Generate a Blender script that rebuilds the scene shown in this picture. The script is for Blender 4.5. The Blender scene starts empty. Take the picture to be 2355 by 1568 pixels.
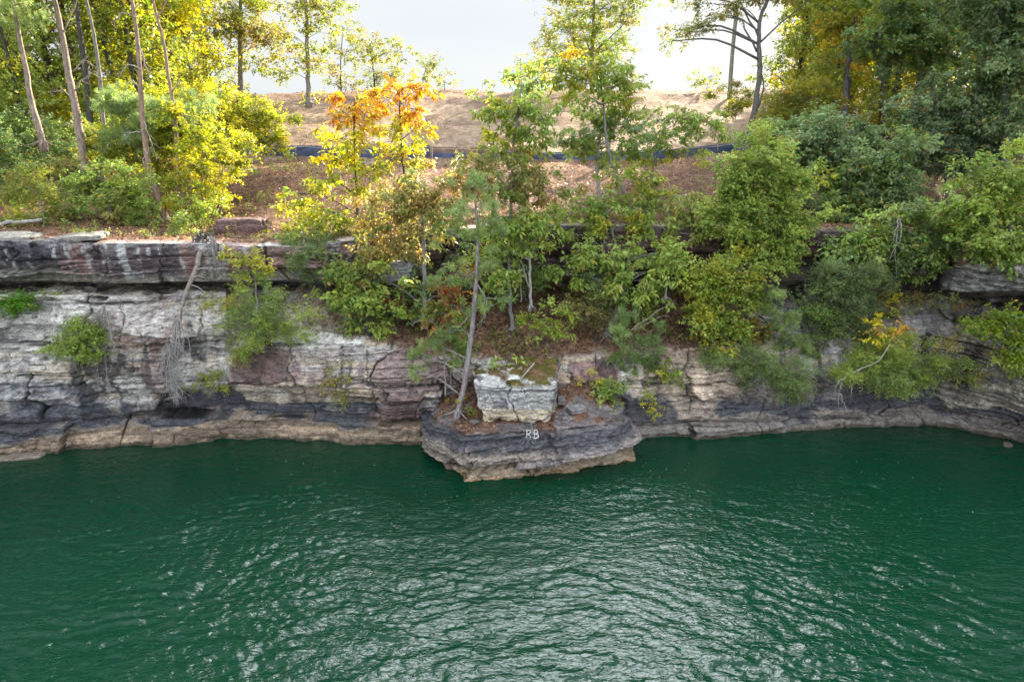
import bpy, math
import numpy as np
from mathutils import Vector
from mathutils.bvhtree import BVHTree

RNG = np.random.default_rng(11)
W, H, F = 2354.0, 1568.0, 1568.0          # photo measuring grid and focal length on that grid
CAMZ, PITCH = 12.0, math.radians(16.0)
CP, SP = math.cos(PITCH), math.sin(PITCH)
SC = bpy.context.scene
COL = SC.collection

# ------------------------------------------------------------------ camera geometry
def ray(px, py):
    u = (px - W / 2) / F
    v = (H / 2 - py) / F
    return np.array([u, CP + v * SP, -SP + v * CP])

def at(px, py, Y):
    d = ray(px, py)
    t = Y / d[1]
    return np.array([d[0] * t, Y, CAMZ + d[2] * t])

def onz(px, py, z):
    d = ray(px, py)
    t = (z - CAMZ) / d[2]
    return np.array([d[0] * t, d[1] * t, z])

# ------------------------------------------------------------------ noise
def _hash(ix, iy, iz, s=0):
    h = (ix.astype(np.int64) * 374761393 + iy.astype(np.int64) * 668265263 + iz.astype(np.int64) * 2147483647 + s * 974634777) & 0xFFFFFFFF
    h = ((h ^ (h >> 13)) * 1274126177) & 0xFFFFFFFF
    h = ((h ^ (h >> 15)) * 2246822519) & 0xFFFFFFFF
    return ((h ^ (h >> 16)) & 0xFFFFFF) / float(0xFFFFFF)

def vnoise(x, y, z, s=0):
    x = np.asarray(x, float); y = np.asarray(y, float); z = np.asarray(z, float)
    x, y, z = np.broadcast_arrays(x, y, z)
    ix, iy, iz = np.floor(x), np.floor(y), np.floor(z)
    fx, fy, fz = x - ix, y - iy, z - iz
    fx = fx * fx * fx * (fx * (fx * 6 - 15) + 10); fy = fy * fy * fy * (fy * (fy * 6 - 15) + 10); fz = fz * fz * fz * (fz * (fz * 6 - 15) + 10)
    ix = ix.astype(np.int64); iy = iy.astype(np.int64); iz = iz.astype(np.int64)
    r = 0
    for a in (0, 1):
        for b in (0, 1):
            for c in (0, 1):
                w = (fx if a else 1 - fx) * (fy if b else 1 - fy) * (fz if c else 1 - fz)
                r = r + w * _hash(ix + a, iy + b, iz + c, s)
    return r * 2 - 1

def fbm(x, y, z, s=0, o=4, g=0.5):
    r, a, f = 0, 1.0, 1.0
    for k in range(o):
        r = r + a * vnoise(np.asarray(x) * f, np.asarray(y) * f, np.asarray(z) * f, s + k * 17)
        a *= g; f *= 2.03
    return r

def sstep(a, b, x):
    t = np.clip((np.asarray(x, float) - a) / (b - a), 0, 1)
    return t * t * (3 - 2 * t)

def mixc(a, b, t):
    return a * (1 - t[:, None]) + np.asarray(b) * t[:, None]

# ------------------------------------------------------------------ mesh building
def mesh_np(name, verts, faces, mat=None, col=None, parent=None, smooth=False, tris=None):
    """verts (N,3), faces (M,4) quads, tris (K,3); one linked object"""
    me = bpy.data.meshes.new(name)
    verts = np.asarray(verts, np.float32)
    me.vertices.add(len(verts)); me.vertices.foreach_set("co", verts.ravel())
    idx, tot = [], []
    if faces is not None and len(faces):
        faces = np.asarray(faces, np.int32); idx.append(faces.ravel()); tot.append(np.full(len(faces), faces.shape[1], np.int32))
    if tris is not None and len(tris):
        tris = np.asarray(tris, np.int32); idx.append(tris.ravel()); tot.append(np.full(len(tris), 3, np.int32))
    idx = np.concatenate(idx); tot = np.concatenate(tot)
    me.loops.add(len(idx)); me.loops.foreach_set("vertex_index", idx)
    me.polygons.add(len(tot))
    st = np.concatenate([[0], np.cumsum(tot)[:-1]]).astype(np.int32)
    me.polygons.foreach_set("loop_start", st)
    if smooth:
        me.polygons.foreach_set("use_smooth", np.ones(len(tot), bool))
    me.update(calc_edges=True)
    if col is not None:
        at_ = me.attributes.new("tint", 'FLOAT_COLOR', 'POINT')
        c4 = np.ones((len(verts), 4), np.float32); c4[:, :3] = col
        at_.data.foreach_set("color", c4.ravel())
    me.validate()
    ob = bpy.data.objects.new(name, me)
    COL.objects.link(ob)
    if mat is not None:
        me.materials.append(mat)
    if parent is not None:
        ob.parent = parent
        ob.location = -parent.location       # part vertices are given in world space
    return ob

def grid_faces(nr, nc):
    r, c = np.meshgrid(np.arange(nr - 1), np.arange(nc - 1), indexing='ij')
    a = (r * nc + c).ravel()
    return np.stack([a, a + 1, a + nc + 1, a + nc], 1)

class Tubes:
    """collects tapered tubes into one mesh"""
    def __init__(self):
        self.v, self.f, self.c, self.n = [], [], [], 0
    def add(self, pts, rad, seg=6, col=(1, 1, 1), rough=0.0):
        pts = np.asarray(pts, float); n = len(pts)
        rad = np.broadcast_to(np.asarray(rad, float), (n,)) if np.ndim(rad) else np.full(n, rad)
        tan = np.gradient(pts, axis=0); tan /= np.linalg.norm(tan, axis=1)[:, None] + 1e-9
        ref = np.where(np.abs(tan[:, 2:3]) > .9, np.array([[0., 1., 0.]]), np.array([[0., 0., 1.]]))
        if abs(tan[:, 2]).mean() > .6: ref = np.tile([[0., 1., 0.]], (n, 1))
        else: ref = np.tile([[0., 0., 1.]], (n, 1))
        s = np.cross(tan, ref); s /= np.linalg.norm(s, axis=1)[:, None] + 1e-9
        t = np.cross(s, tan)
        a = np.arange(seg) / seg * 2 * np.pi
        rr = rad[:, None] * np.ones((1, seg))
        if rough: rr = rr * (1 + rough * RNG.normal(size=rr.shape))
        ring = pts[:, None, :] + rr[:, :, None] * (np.cos(a)[None, :, None] * s[:, None, :] + np.sin(a)[None, :, None] * t[:, None, :])
        i = np.arange(n - 1)[:, None] * seg; j = np.arange(seg)[None, :]; j2 = (j + 1) % seg
        q = np.stack([i + j, i + j2, i + seg + j2, i + seg + j], -1).reshape(-1, 4) + self.n
        self.v.append(ring.reshape(-1, 3)); self.f.append(q)
        self.c.append(np.tile(np.asarray(col, float), (n * seg, 1)))
        self.n += n * seg
        # end caps
        if seg == 4:
            self.f.append(np.array([[3, 2, 1, 0], [(n - 1) * seg + k for k in range(4)]]) + self.n - n * seg)
        elif seg > 4:
            for base, flip in ((self.n - n * seg, True), (self.n - seg, False)):
                ctr = pts[0] if flip else pts[-1]
                self.v.append(ctr[None]); self.c.append(np.asarray(col, float)[None]); ci = self.n; self.n += 1
                for k in range(0, seg, 2):
                    f = [base + k, base + (k + 1) % seg, base + (k + 2) % seg, ci]
                    self.f.append(np.array([f[::-1] if flip else f]))
    def build(self, name, mat, parent=None, smooth=True):
        return mesh_np(name, np.concatenate(self.v), np.concatenate(self.f), mat, np.concatenate(self.c), parent, smooth)

def spline(pts, n):
    """Catmull-Rom through pts, n samples"""
    p = np.asarray(pts, float)
    if len(p) == 2:
        return p[0] + (p[1] - p[0]) * np.linspace(0, 1, n)[:, None]
    p = np.vstack([2 * p[0] - p[1], p, 2 * p[-1] - p[-2]])
    t = np.linspace(0, len(p) - 3 - 1e-6, n); i = t.astype(int); f = (t - i)[:, None]
    a, b, c, d = p[i], p[i + 1], p[i + 2], p[i + 3]
    return .5 * (2 * b + (c - a) * f + (2 * a - 5 * b + 4 * c - d) * f ** 2 + (3 * b - a - 3 * c + d) * f ** 3)

def tag(o, label=None, cat=None, group=None, kind=None):
    if label: o["label"] = label
    if cat: o["category"] = cat
    if group: o["group"] = group
    if kind: o["kind"] = kind
    return o

def empty(name, loc):
    o = bpy.data.objects.new(name, None); COL.objects.link(o)
    o.empty_display_size = .3
    o.location = Vector([float(c) for c in loc])
    return o

# ------------------------------------------------------------------ materials
def newmat(name):
    m = bpy.data.materials.new(name); m.use_nodes = True
    nt = m.node_tree; nt.nodes.clear()
    return m, nt, nt.nodes, nt.links

def nd(nt, t, **kw):
    n = nt.nodes.new(t)
    for k, v in kw.items(): setattr(n, k, v)
    return n

def leaf_material():
    m, nt, N, L = newmat("leaf")
    out = nd(nt, 'ShaderNodeOutputMaterial')
    a = nd(nt, 'ShaderNodeAttribute', attribute_name="tint")
    geo = nd(nt, 'ShaderNodeNewGeometry')
    hsv = nd(nt, 'ShaderNodeHueSaturation')
    mr = nd(nt, 'ShaderNodeMapRange'); mr.inputs[3].default_value = .75; mr.inputs[4].default_value = 1.3
    mh = nd(nt, 'ShaderNodeMapRange'); mh.inputs[3].default_value = .485; mh.inputs[4].default_value = .515
    L.new(geo.outputs['Random Per Island'], mr.inputs[0]); L.new(geo.outputs['Random Per Island'], mh.inputs[0])
    L.new(a.outputs['Color'], hsv.inputs['Color']); L.new(mr.outputs[0], hsv.inputs['Value']); L.new(mh.outputs[0], hsv.inputs['Hue'])
    b = nd(nt, 'ShaderNodeBsdfPrincipled'); b.inputs['Roughness'].default_value = .5
    b.inputs['Specular IOR Level'].default_value = .35
    L.new(hsv.outputs[0], b.inputs['Base Color'])
    tr = nd(nt, 'ShaderNodeBsdfTranslucent')
    h2 = nd(nt, 'ShaderNodeHueSaturation'); h2.inputs['Hue'].default_value = .497; h2.inputs['Saturation'].default_value = 1.08; h2.inputs['Value'].default_value = 1.5
    L.new(hsv.outputs[0], h2.inputs['Color']); L.new(h2.outputs[0], tr.inputs['Color'])
    mx = nd(nt, 'ShaderNodeMixShader'); mx.inputs[0].default_value = .45
    L.new(b.outputs[0], mx.inputs[1]); L.new(tr.outputs[0], mx.inputs[2]); L.new(mx.outputs[0], out.inputs['Surface'])
    return m

def bark_material():
    m, nt, N, L = newmat("bark")
    out = nd(nt, 'ShaderNodeOutputMaterial'); b = nd(nt, 'ShaderNodeBsdfPrincipled')
    b.inputs['Roughness'].default_value = .9; b.inputs['Specular IOR Level'].default_value = .2
    a = nd(nt, 'ShaderNodeAttribute', attribute_name="tint")
    tc = nd(nt, 'ShaderNodeTexCoord'); mp = nd(nt, 'ShaderNodeMapping'); mp.inputs['Scale'].default_value = (14, 14, 3.5)
    n1 = nd(nt, 'ShaderNodeTexNoise'); n1.inputs['Scale'].default_value = 1.0; n1.inputs['Detail'].default_value = 6; n1.inputs['Roughness'].default_value = .7
    L.new(tc.outputs['Object'], mp.inputs[0]); L.new(mp.outputs[0], n1.inputs['Vector'])
    cr = nd(nt, 'ShaderNodeValToRGB'); e = cr.color_ramp.elements
    e[0].position = .32; e[0].color = (.35, .33, .32, 1); e[1].position = .68; e[1].color = (1.35, 1.32, 1.28, 1)
    L.new(n1.outputs['Fac'], cr.inputs[0])
    mu = nd(nt, 'ShaderNodeMix', data_type='RGBA', blend_type='MULTIPLY'); mu.inputs[0].default_value = 1
    L.new(a.outputs['Color'], mu.inputs[6]); L.new(cr.outputs[0], mu.inputs[7]); L.new(mu.outputs[2], b.inputs['Base Color'])
    bp = nd(nt, 'ShaderNodeBump'); bp.inputs['Strength'].default_value = .6; bp.inputs['Distance'].default_value = .04
    L.new(n1.outputs['Fac'], bp.inputs['Height']); L.new(bp.outputs[0], b.inputs['Normal'])
    L.new(b.outputs[0], out.inputs['Surface'])
    return m

def rock_material():
    m, nt, N, L = newmat("sandstone")
    out = nd(nt, 'ShaderNodeOutputMaterial'); b = nd(nt, 'ShaderNodeBsdfPrincipled')
    b.inputs['Roughness'].default_value = .85; b.inputs['Specular IOR Level'].default_value = .25
    a = nd(nt, 'ShaderNodeAttribute', attribute_name="tint")
    tc = nd(nt, 'ShaderNodeTexCoord')
    mp = nd(nt, 'ShaderNodeMapping'); mp.inputs['Scale'].default_value = (2.2, 2.2, 7)
    n1 = nd(nt, 'ShaderNodeTexNoise'); n1.inputs['Scale'].default_value = 1.6; n1.inputs['Detail'].default_value = 8; n1.inputs['Roughness'].default_value = .68
    n2 = nd(nt, 'ShaderNodeTexNoise'); n2.inputs['Scale'].default_value = 14; n2.inputs['Detail'].default_value = 6; n2.inputs['Roughness'].default_value = .75
    L.new(tc.outputs['Object'], mp.inputs[0]); L.new(mp.outputs[0], n1.inputs['Vector']); L.new(tc.outputs['Object'], n2.inputs['Vector'])
    cr = nd(nt, 'ShaderNodeValToRGB'); e = cr.color_ramp.elements
    e[0].position = .33; e[0].color = (.5, .49, .5, 1); e[1].position = .66; e[1].color = (1.35, 1.34, 1.31, 1)
    L.new(n1.outputs['Fac'], cr.inputs[0])
    cr2 = nd(nt, 'ShaderNodeValToRGB'); e = cr2.color_ramp.elements
    e[0].position = .36; e[0].color = (.55, .54, .54, 1); e[1].position = .64; e[1].color = (1.3, 1.3, 1.3, 1)
    L.new(n2.outputs['Fac'], cr2.inputs[0])
    mu = nd(nt, 'ShaderNodeMix', data_type='RGBA', blend_type='MULTIPLY'); mu.inputs[0].default_value = 1
    mu2 = nd(nt, 'ShaderNodeMix', data_type='RGBA', blend_type='MULTIPLY'); mu2.inputs[0].default_value = 1
    L.new(a.outputs['Color'], mu.inputs[6]); L.new(cr.outputs[0], mu.inputs[7])
    L.new(mu.outputs[2], mu2.inputs[6]); L.new(cr2.outputs[0], mu2.inputs[7])
    L.new(mu2.outputs[2], b.inputs['Base Color'])
    ad = nd(nt, 'ShaderNodeMath', operation='ADD'); L.new(n1.outputs['Fac'], ad.inputs[0])
    ml = nd(nt, 'ShaderNodeMath', operation='MULTIPLY'); ml.inputs[1].default_value = .5
    L.new(n2.outputs['Fac'], ml.inputs[0]); L.new(ml.outputs[0], ad.inputs[1])
    bp = nd(nt, 'ShaderNodeBump'); bp.inputs['Strength'].default_value = .8; bp.inputs['Distance'].default_value = .1
    L.new(ad.outputs[0], bp.inputs['Height']); L.new(bp.outputs[0], b.inputs['Normal'])
    L.new(b.outputs[0], out.inputs['Surface'])
    return m

def ground_material():
    m, nt, N, L = newmat("ground")
    out = nd(nt, 'ShaderNodeOutputMaterial'); b = nd(nt, 'ShaderNodeBsdfPrincipled')
    b.inputs['Roughness'].default_value = .95; b.inputs['Specular IOR Level'].default_value = .1
    a = nd(nt, 'ShaderNodeAttribute', attribute_name="tint")
    tc = nd(nt, 'ShaderNodeTexCoord')
    n1 = nd(nt, 'ShaderNodeTexNoise'); n1.inputs['Scale'].default_value = 2.5; n1.inputs['Detail'].default_value = 8; n1.inputs['Roughness'].default_value = .75
    mp = nd(nt, 'ShaderNodeMapping'); mp.inputs['Scale'].default_value = (.35, 1.2, 1)
    n2 = nd(nt, 'ShaderNodeTexNoise'); n2.inputs['Scale'].default_value = 1.1; n2.inputs['Detail'].default_value = 5; n2.inputs['Roughness'].default_value = .6
    L.new(tc.outputs['Object'], n1.inputs['Vector']); L.new(tc.outputs['Object'], mp.inputs[0]); L.new(mp.outputs[0], n2.inputs['Vector'])
    cr = nd(nt, 'ShaderNodeValToRGB'); e = cr.color_ramp.elements
    e[0].position = .35; e[0].color = (.6, .58, .56, 1); e[1].position = .62; e[1].color = (1.2, 1.2, 1.2, 1)
    L.new(n1.outputs['Fac'], cr.inputs[0])
    mu = nd(nt, 'ShaderNodeMix', data_type='RGBA', blend_type='MULTIPLY'); mu.inputs[0].default_value = 1
    L.new(a.outputs['Color'], mu.inputs[6]); L.new(cr.outputs[0], mu.inputs[7]); L.new(mu.outputs[2], b.inputs['Base Color'])
    ad = nd(nt, 'ShaderNodeMath', operation='ADD'); L.new(n1.outputs['Fac'], ad.inputs[0]); L.new(n2.outputs['Fac'], ad.inputs[1])
    bp = nd(nt, 'ShaderNodeBump'); bp.inputs['Strength'].default_value = .7; bp.inputs['Distance'].default_value = .18
    L.new(ad.outputs[0], bp.inputs['Height']); L.new(bp.outputs[0], b.inputs['Normal'])
    L.new(b.outputs[0], out.inputs['Surface'])
    return m

def plain_material(name, rough=.8, spec=.3, noise=30, amt=.35):
    m, nt, N, L = newmat(name)
    out = nd(nt, 'ShaderNodeOutputMaterial'); b = nd(nt, 'ShaderNodeBsdfPrincipled')
    b.inputs['Roughness'].default_value = rough; b.inputs['Specular IOR Level'].default_value = spec
    a = nd(nt, 'ShaderNodeAttribute', attribute_name="tint")
    tc = nd(nt, 'ShaderNodeTexCoord'); n1 = nd(nt, 'ShaderNodeTexNoise'); n1.inputs['Scale'].default_value = noise; n1.inputs['Detail'].default_value = 4
    L.new(tc.outputs['Object'], n1.inputs['Vector'])
    mr = nd(nt, 'ShaderNodeMapRange'); mr.inputs[1].default_value = .3; mr.inputs[2].default_value = .7
    mr.inputs[3].default_value = 1 - amt; mr.inputs[4].default_value = 1 + amt
    L.new(n1.outputs['Fac'], mr.inputs[0])
    vm = nd(nt, 'ShaderNodeVectorMath', operation='SCALE')
    L.new(a.outputs['Color'], vm.inputs[0]); L.new(mr.outputs[0], vm.inputs['Scale']); L.new(vm.outputs[0], b.inputs['Base Color'])
    L.new(b.outputs[0], out.inputs['Surface'])
    return m

def water_material():
    m, nt, N, L = newmat("lake_water")
    out = nd(nt, 'ShaderNodeOutputMaterial'); b = nd(nt, 'ShaderNodeBsdfPrincipled')
    b.inputs['Base Color'].default_value = (.0004, .031, .0145, 1)
    b.inputs['Roughness'].default_value = .02; b.inputs['IOR'].default_value = 1.37
    tc = nd(nt, 'ShaderNodeTexCoord')
    mp = nd(nt, 'ShaderNodeMapping'); mp.inputs['Scale'].default_value = (5, 9.5, 1); mp.inputs['Rotation'].default_value = (0, 0, .1)
    n1 = nd(nt, 'ShaderNodeTexNoise'); n1.inputs['Scale'].default_value = 1.0; n1.inputs['Detail'].default_value = 3; n1.inputs['Roughness'].default_value = .5
    n1.inputs['Distortion'].default_value = .6
    L.new(tc.outputs['Object'], mp.inputs[0]); L.new(mp.outputs[0], n1.inputs['Vector'])
    bp = nd(nt, 'ShaderNodeBump'); bp.inputs['Strength'].default_value = 1.0; bp.inputs['Distance'].default_value = .032
    L.new(n1.outputs['Fac'], bp.inputs['Height']); L.new(bp.outputs[0], b.inputs['Normal'])
    L.new(b.outputs[0], out.inputs['Surface'])
    return m

M_LEAF, M_BARK, M_ROCK, M_GROUND, M_WATER = leaf_material(), bark_material(), rock_material(), ground_material(), water_material()
M_FABRIC = plain_material("silt_cloth", .6, .3, 20, .25)
M_STAKE = plain_material("stake_wood", .8, .2, 25, .3)
M_PAINT = plain_material("white_paint", .7, .3, 60, .2)
# ================================================================== rock displacement
_lr = np.random.default_rng(5)
_TC = np.concatenate([[0], np.cumsum(np.clip(_lr.gamma(2.2, .36, 110), .25, 1.7))]) - 14.0     # thick beds
_TF = np.concatenate([[0], np.cumsum(np.clip(_lr.gamma(1.5, .15, 400), .05, .6))]) - 14.0     # thin beds
def _beds(zc, l, tb, seed, wmin, wvar, x, y, z):
    zero = np.zeros(len(zc), np.int64)
    i = np.clip(np.searchsorted(tb, zc) - 1, 0, len(tb) - 2)
    b0, b1 = tb[i], tb[i + 1]
    e0, e1 = np.maximum(zc - b0, 0), np.maximum(b1 - zc, 0)
    hl = _hash(i, zero, zero, seed + 1)
    w = wmin + wvar * _hash(i, zero, zero, seed + 2)
    q = (l + 9 * _hash(i, zero, zero, seed + 4) + .35 * fbm(x * .9, z * .9, y, seed + 5, 3)) / w
    bi = np.floor(q).astype(np.int64)
    ex = np.minimum(q - bi, 1 - (q - bi)) * w
    hb = _hash(i, bi, zero, seed + 6)
    open_z = sstep(-.15, .35, vnoise(l * .45, i * 3.7, zero, seed + 8))
    open_x = (_hash(i, bi, zero, seed + 7) > .5).astype(float)
    return hl, hb, e0, e1, ex, open_z, open_x

def strata(P, seed=0, amp=1.0, dip=.02):
    """outward offset, per-block random, crack mask for world points P"""
    x, y, z = P[:, 0], P[:, 1], P[:, 2]
    l = x + .35 * y
    zero = np.zeros(len(x), np.int64)
    warp = .26 * fbm(x * .14, y * .14, z * .2, seed + 3, 2) + .05 * fbm(x * .8, y * .8, z * .8, seed + 9, 3)
    zc = z + dip * x + warp
    hl, hb, e0, e1, ex, oz, ox = _beds(zc, l, _TC, seed, 1.2, 3.6, x, y, z)
    ez = np.minimum(e0, e1)
    d = (hl - .5) * .62 + (hb - .5) * .42 - .4 * (hb < .10)
    d = d - .26 * np.exp(-e0 / .11) + .05 * np.exp(-e1 / .10)                     # each bed is undercut at its foot
    g1 = np.exp(-(ez / .038) ** 2) * oz
    g2 = np.exp(-(ex / .028) ** 2) * ox
    d = d - .14 * g1 - .12 * g2
    zf = zc + .10 * fbm(x * .5, y * .5, z * .4, seed + 30, 2) + .10 * x * vnoise(x * .05, 0 * x, z * .4, seed + 31)
    fl, fb, f0, f1, fx, foz, fox = _beds(zf, l, _TF, seed + 40, .5, 2.4, x, y, z)
    lam = sstep(-.25, .25, fbm(l * .22, 0 * l, z * .45, seed + 33, 2) + .05)       # laminated here, massive there
    fe = np.minimum(f0, f1)
    g3 = np.exp(-(fe / .018) ** 2) * foz * (.25 + .75 * lam)
    g4 = np.exp(-(fx / .018) ** 2) * fox * lam
    d = d + ((fl - .5) * .26 + (fb - .5) * .22 - .05 * np.exp(-f0 / .035)) * (.15 + .85 * lam) - .06 * g3 - .05 * g4
    # joints that run through many beds
    jq = l / 3.4 + .25 * fbm(x * .4, y * .4, z * .5, seed + 20, 3)
    jr = np.floor(jq + .5).astype(np.int64)
    je = np.abs(jq - np.round(jq)) * 3.4
    zone = sstep(-.05, .25, vnoise(jr * 7.1, z * .4, 0 * z, seed + 22))
    g5 = np.exp(-(je / .035) ** 2) * zone
    d = d - .22 * g5
    seg = _hash(np.floor(jq).astype(np.int64), np.floor(zc / 2.3).astype(np.int64), zero, seed + 24)
    d = d + (seg - .5) * .40
    # conchoidal hollows and slanting fractures
    fr = np.abs(vnoise(x * .7 + z * .5, y * .5, z * .9 - x * .25, seed + 35))
    g6 = np.exp(-(fr / .02) ** 2) * sstep(.1, .4, vnoise(x * .3, y * .3, z * .4, seed + 36))
    d = d - .06 * g6
    facet = np.round(2.2 * fbm(x * .8, y * .8, z * .8, seed + 12, 2)) / 2.2
    d = d + .07 * fbm(x * .8, y * .8, z * 1.0, seed + 12, 3) + .07 * facet + .05 * fbm(x * 5, y * 5, z * 8, seed + 14, 3)
    ck = np.clip(np.maximum(np.maximum(g1, g2), np.maximum(np.maximum(.75 * g3, .75 * g4), np.maximum(g5, .7 * g6))), 0, 1)
    hbm = .5 * hb + .5 * np.where(lam > .5, fb, hb)
    return d * amp, hbm, ck, seg

GREY = np.array([.31, .295, .29]); TAN = np.array([.36, .29, .215]); WHITE = np.array([.55, .56, .57]); PURPLE = np.array([.165, .105, .10])
DARK = np.array([.035, .034, .04]); SLATE = np.array([.085, .09, .115]); CREAM = np.array([.50, .43, .32]); LITTER = np.array([.16, .095, .065])
MOSS = np.array([.10, .09, .02])

def sweep(stations, rows, step):
    """stations: list of (s, [world points]); returns grid points (R,C,3), row coordinate v, column coordinate s"""
    S = np.array([a for a, _ in stations], float)
    K = np.array([p for _, p in stations], float)           # (ns, nk, 3)
    s = np.arange(S[0], S[-1] + .1, step)
    Ks = np.stack([[np.interp(s, S, K[:, k, c]) for c in range(3)] for k in range(K.shape[1])])   # nk,3,ns
    Ks = Ks.transpose(0, 2, 1)
    v = np.concatenate([np.linspace(k, k + 1, rows[k], endpoint=False) for k in range(len(rows))] + [[len(rows)]])
    k = np.minimum(v.astype(int), len(rows) - 1); f = (v - k)[:, None, None]
    G = Ks[k] * (1 - f) + Ks[k + 1] * f
    return G, v, s, Ks

# ================================================================== cliff
def st(px, wl, *ks):
    Yw = onz(px, wl, 0)[1]
    pts = [onz(px, wl, 0) + np.array([0, .1, -2.5]), onz(px, wl, 0)]
    for (py, Y) in ks:
        pts.append(at(px, py, Y if Y > 15 else Yw + Y))
    return (px, pts)
CLIFF = [
    st(-420, 1105, (1010, .1), (850, .35), (684, .7), (655, 3.6), (648, .9), (545, .85), (525, 2.2)),
    st(0, 1052, (975, .1), (820, .35), (676, .7), (652, 3.6), (646, .9), (548, .85), (532, 2.2)),
    st(240, 1040, (970, .1), (820, .35), (678, .75), (652, 3.6), (644, .95), (556, .9), (536, 2.2)),
    st(255, 1039, (969, .1), (820, .3), (678, .75), (652, 3.6), (646, .75), (556, .75), (538, 2.2)),
    st(520, 1013, (945, .1), (835, .4), (680, .9), (653, 3.6), (647, 1.1), (558, 1.1), (545, 2.3)),
    st(535, 1012, (935, .1), (868, .05), (800, .25), (655, 3.6), (647, 1.1), (560, 1.1), (545, 2.3)),
    st(690, 1013, (932, .1), (868, .05), (776, .5), (656, 3.8), (647, 1.5), (570, 1.5), (550, 2.8)),
    st(860, 1017, (938, .1), (865, .1), (790, .5), (650, 30.8), (638, 28.4), (545, 28.7), (528, 30.0)),
    st(990, 1020, (945, .1), (860, .2), (826, .6), (644, 32.4), (634, 30.0), (532, 30.4), (515, 31.8)),
    st(1180, 1020, (950, .2), (885, .4), (840, .8), (642, 33.2), (632, 30.8), (520, 31.2), (505, 32.8)),
    st(1440, 1022, (925, .1), (872, .8), (815, 1.5), (642, 33.0), (630, 30.6), (520, 31.0), (505, 32.6)),
    st(1700, 1002, (920, .1), (862, .6), (790, 1.3), (656, 32.6), (642, 30.2), (525, 30.6), (508, 32.2)),
    st(1900, 990, (916, .1), (845, .6), (765, 1.4), (656, 32.6), (645, 30.1), (530, 30.5), (512, 32.2)),
    st(2080, 981, (915, .1), (830, .7), (730, 1.8), (684, 31.2), (670, 30.4), (540, 30.7), (520, 32.3)),
    st(2140, 978, (917, .0), (822, .8), (722, 2.0), (686, 31.3), (672, 30.3), (545, 30.6), (525, 32.2)),
    st(2190, 984, (926, -.1), (828, .6), (726, 1.8), (686, 30.8), (672, 29.3), (550, 29.6), (528, 31.5)),
    st(2354, 1022, (955, -.4), (850, .1), (738, 1.2), (688, 29.4), (672, 27.2), (560, 27.5), (530, 29.6)),
    st(2800, 1150, (1060, -.4), (900, .1), (750, 1.0), (690, 26.4), (672, 24.8), (560, 25.1), (520, 27.6)),
]
CROWS = [16, 46, 60, 60, 80, 12, 58, 20]
G, vrow, scol, KS = sweep(CLIFF, CROWS, 2.3)
nr, nc = G.shape[:2]
Pf = G.reshape(-1, 3).copy()
V = np.repeat(vrow, nc); S_ = np.tile(scol, nr)
# soil benches between the lower cliff and the upper ledge
soil = sstep(4.02, 4.12, V) * (1 - sstep(4.9, 5.0, V)) * np.clip(sstep(700, 980, S_) * (1 - sstep(1650, 1760, S_)) + .25 * sstep(560, 700, S_) * (1 - sstep(760, 900, S_)), 0, 1)
soil = np.clip(soil + .85 * sstep(3.55, 4.0, V) * (1 - sstep(4.9, 5, V)) * sstep(1380, 1420, S_) * (1 - sstep(1620, 1660, S_)) * sstep(.0, .4, vnoise(Pf[:, 0] * .8, Pf[:, 1], Pf[:, 2] * .8, 77) + .3), 0, 1)
bench = sstep(4.05, 4.2, V) * (1 - sstep(4.9, 5.0, V))
dd, hb, crack, seg = strata(Pf, 0)
amp = 1.0 - .75 * soil - .35 * bench * (1 - soil)
amp *= 1 - .45 * (1 - sstep(.9, 1.9, V))
# outward direction: horizontal, away from the rock
tx = np.gradient(KS[2][:, :2], axis=0); tx /= np.linalg.norm(tx, axis=1)[:, None]
outw = np.stack([tx[:, 1], -tx[:, 0], np.zeros(nc)], 1)
for _ in range(25):
    outw[1:-1] = (outw[:-2] + outw[1:-1] + outw[2:]) / 3
OUT = np.tile(outw, (nr, 1))
Pf = Pf + OUT * (dd * amp)[:, None]
# stretches of the wall with a look of their own: (px, px, py, py, step out, colour, weight)
FEAT = [(528, 690, 800, 882, .16, (.13, .085, .085), .8), (868, 985, 905, 962, .42, (.17, .115, .11), .85), (1325, 1402, 836, 880, .25, (.17, .10, .10), .8), (640, 860, 762, 800, .10, (.62, .63, .62), .7),
        (1440, 1690, 800, 915, .05, (.40, .32, .26), .6), (1555, 1640, 850, 965, 0, (.56, .46, .37), .6), (265, 335, 870, 925, 0, (.70, .69, .66), .6), (340, 420, 800, 925, .08, (.15, .10, .10), .45), (395, 470, 830, 900, .06, (.66, .66, .65), .6),
        (0, 175, 880, 965, 0, (.21, .22, .26), .6), (-400, 250, 690, 800, .05, (.50, .485, .47), .45), (430, 620, 690, 800, .0, (.50, .49, .475), .45), (2150, 2420, 880, 930, .35, (.36, .33, .28), .6), (1700, 2120, 850, 912, .0, (.12, .105, .11), .6), (2160, 2420, 610, 668, .3, (.42, .41, .41), .7),
        (2180, 2420, 560, 612, 0, (.16, .105, .08), .6), (2060, 2180, 700, 770, .05, (.42, .41, .42), .5), (545, 860, 885, 925, .12, (.46, .38, .29), .6), (1700, 1900, 690, 790, .1, (.30, .29, .30), .4)]
_px0 = S_.copy(); _d = Pf[:, 1]; _h = Pf[:, 2] - CAMZ
_py0 = H / 2 - F * (_d * SP + _h * CP) / (_d * CP - _h * SP)
_wob = fbm(Pf[:, 0] * .9, Pf[:, 1] * .9, Pf[:, 2] * .9, 44, 3)
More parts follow.
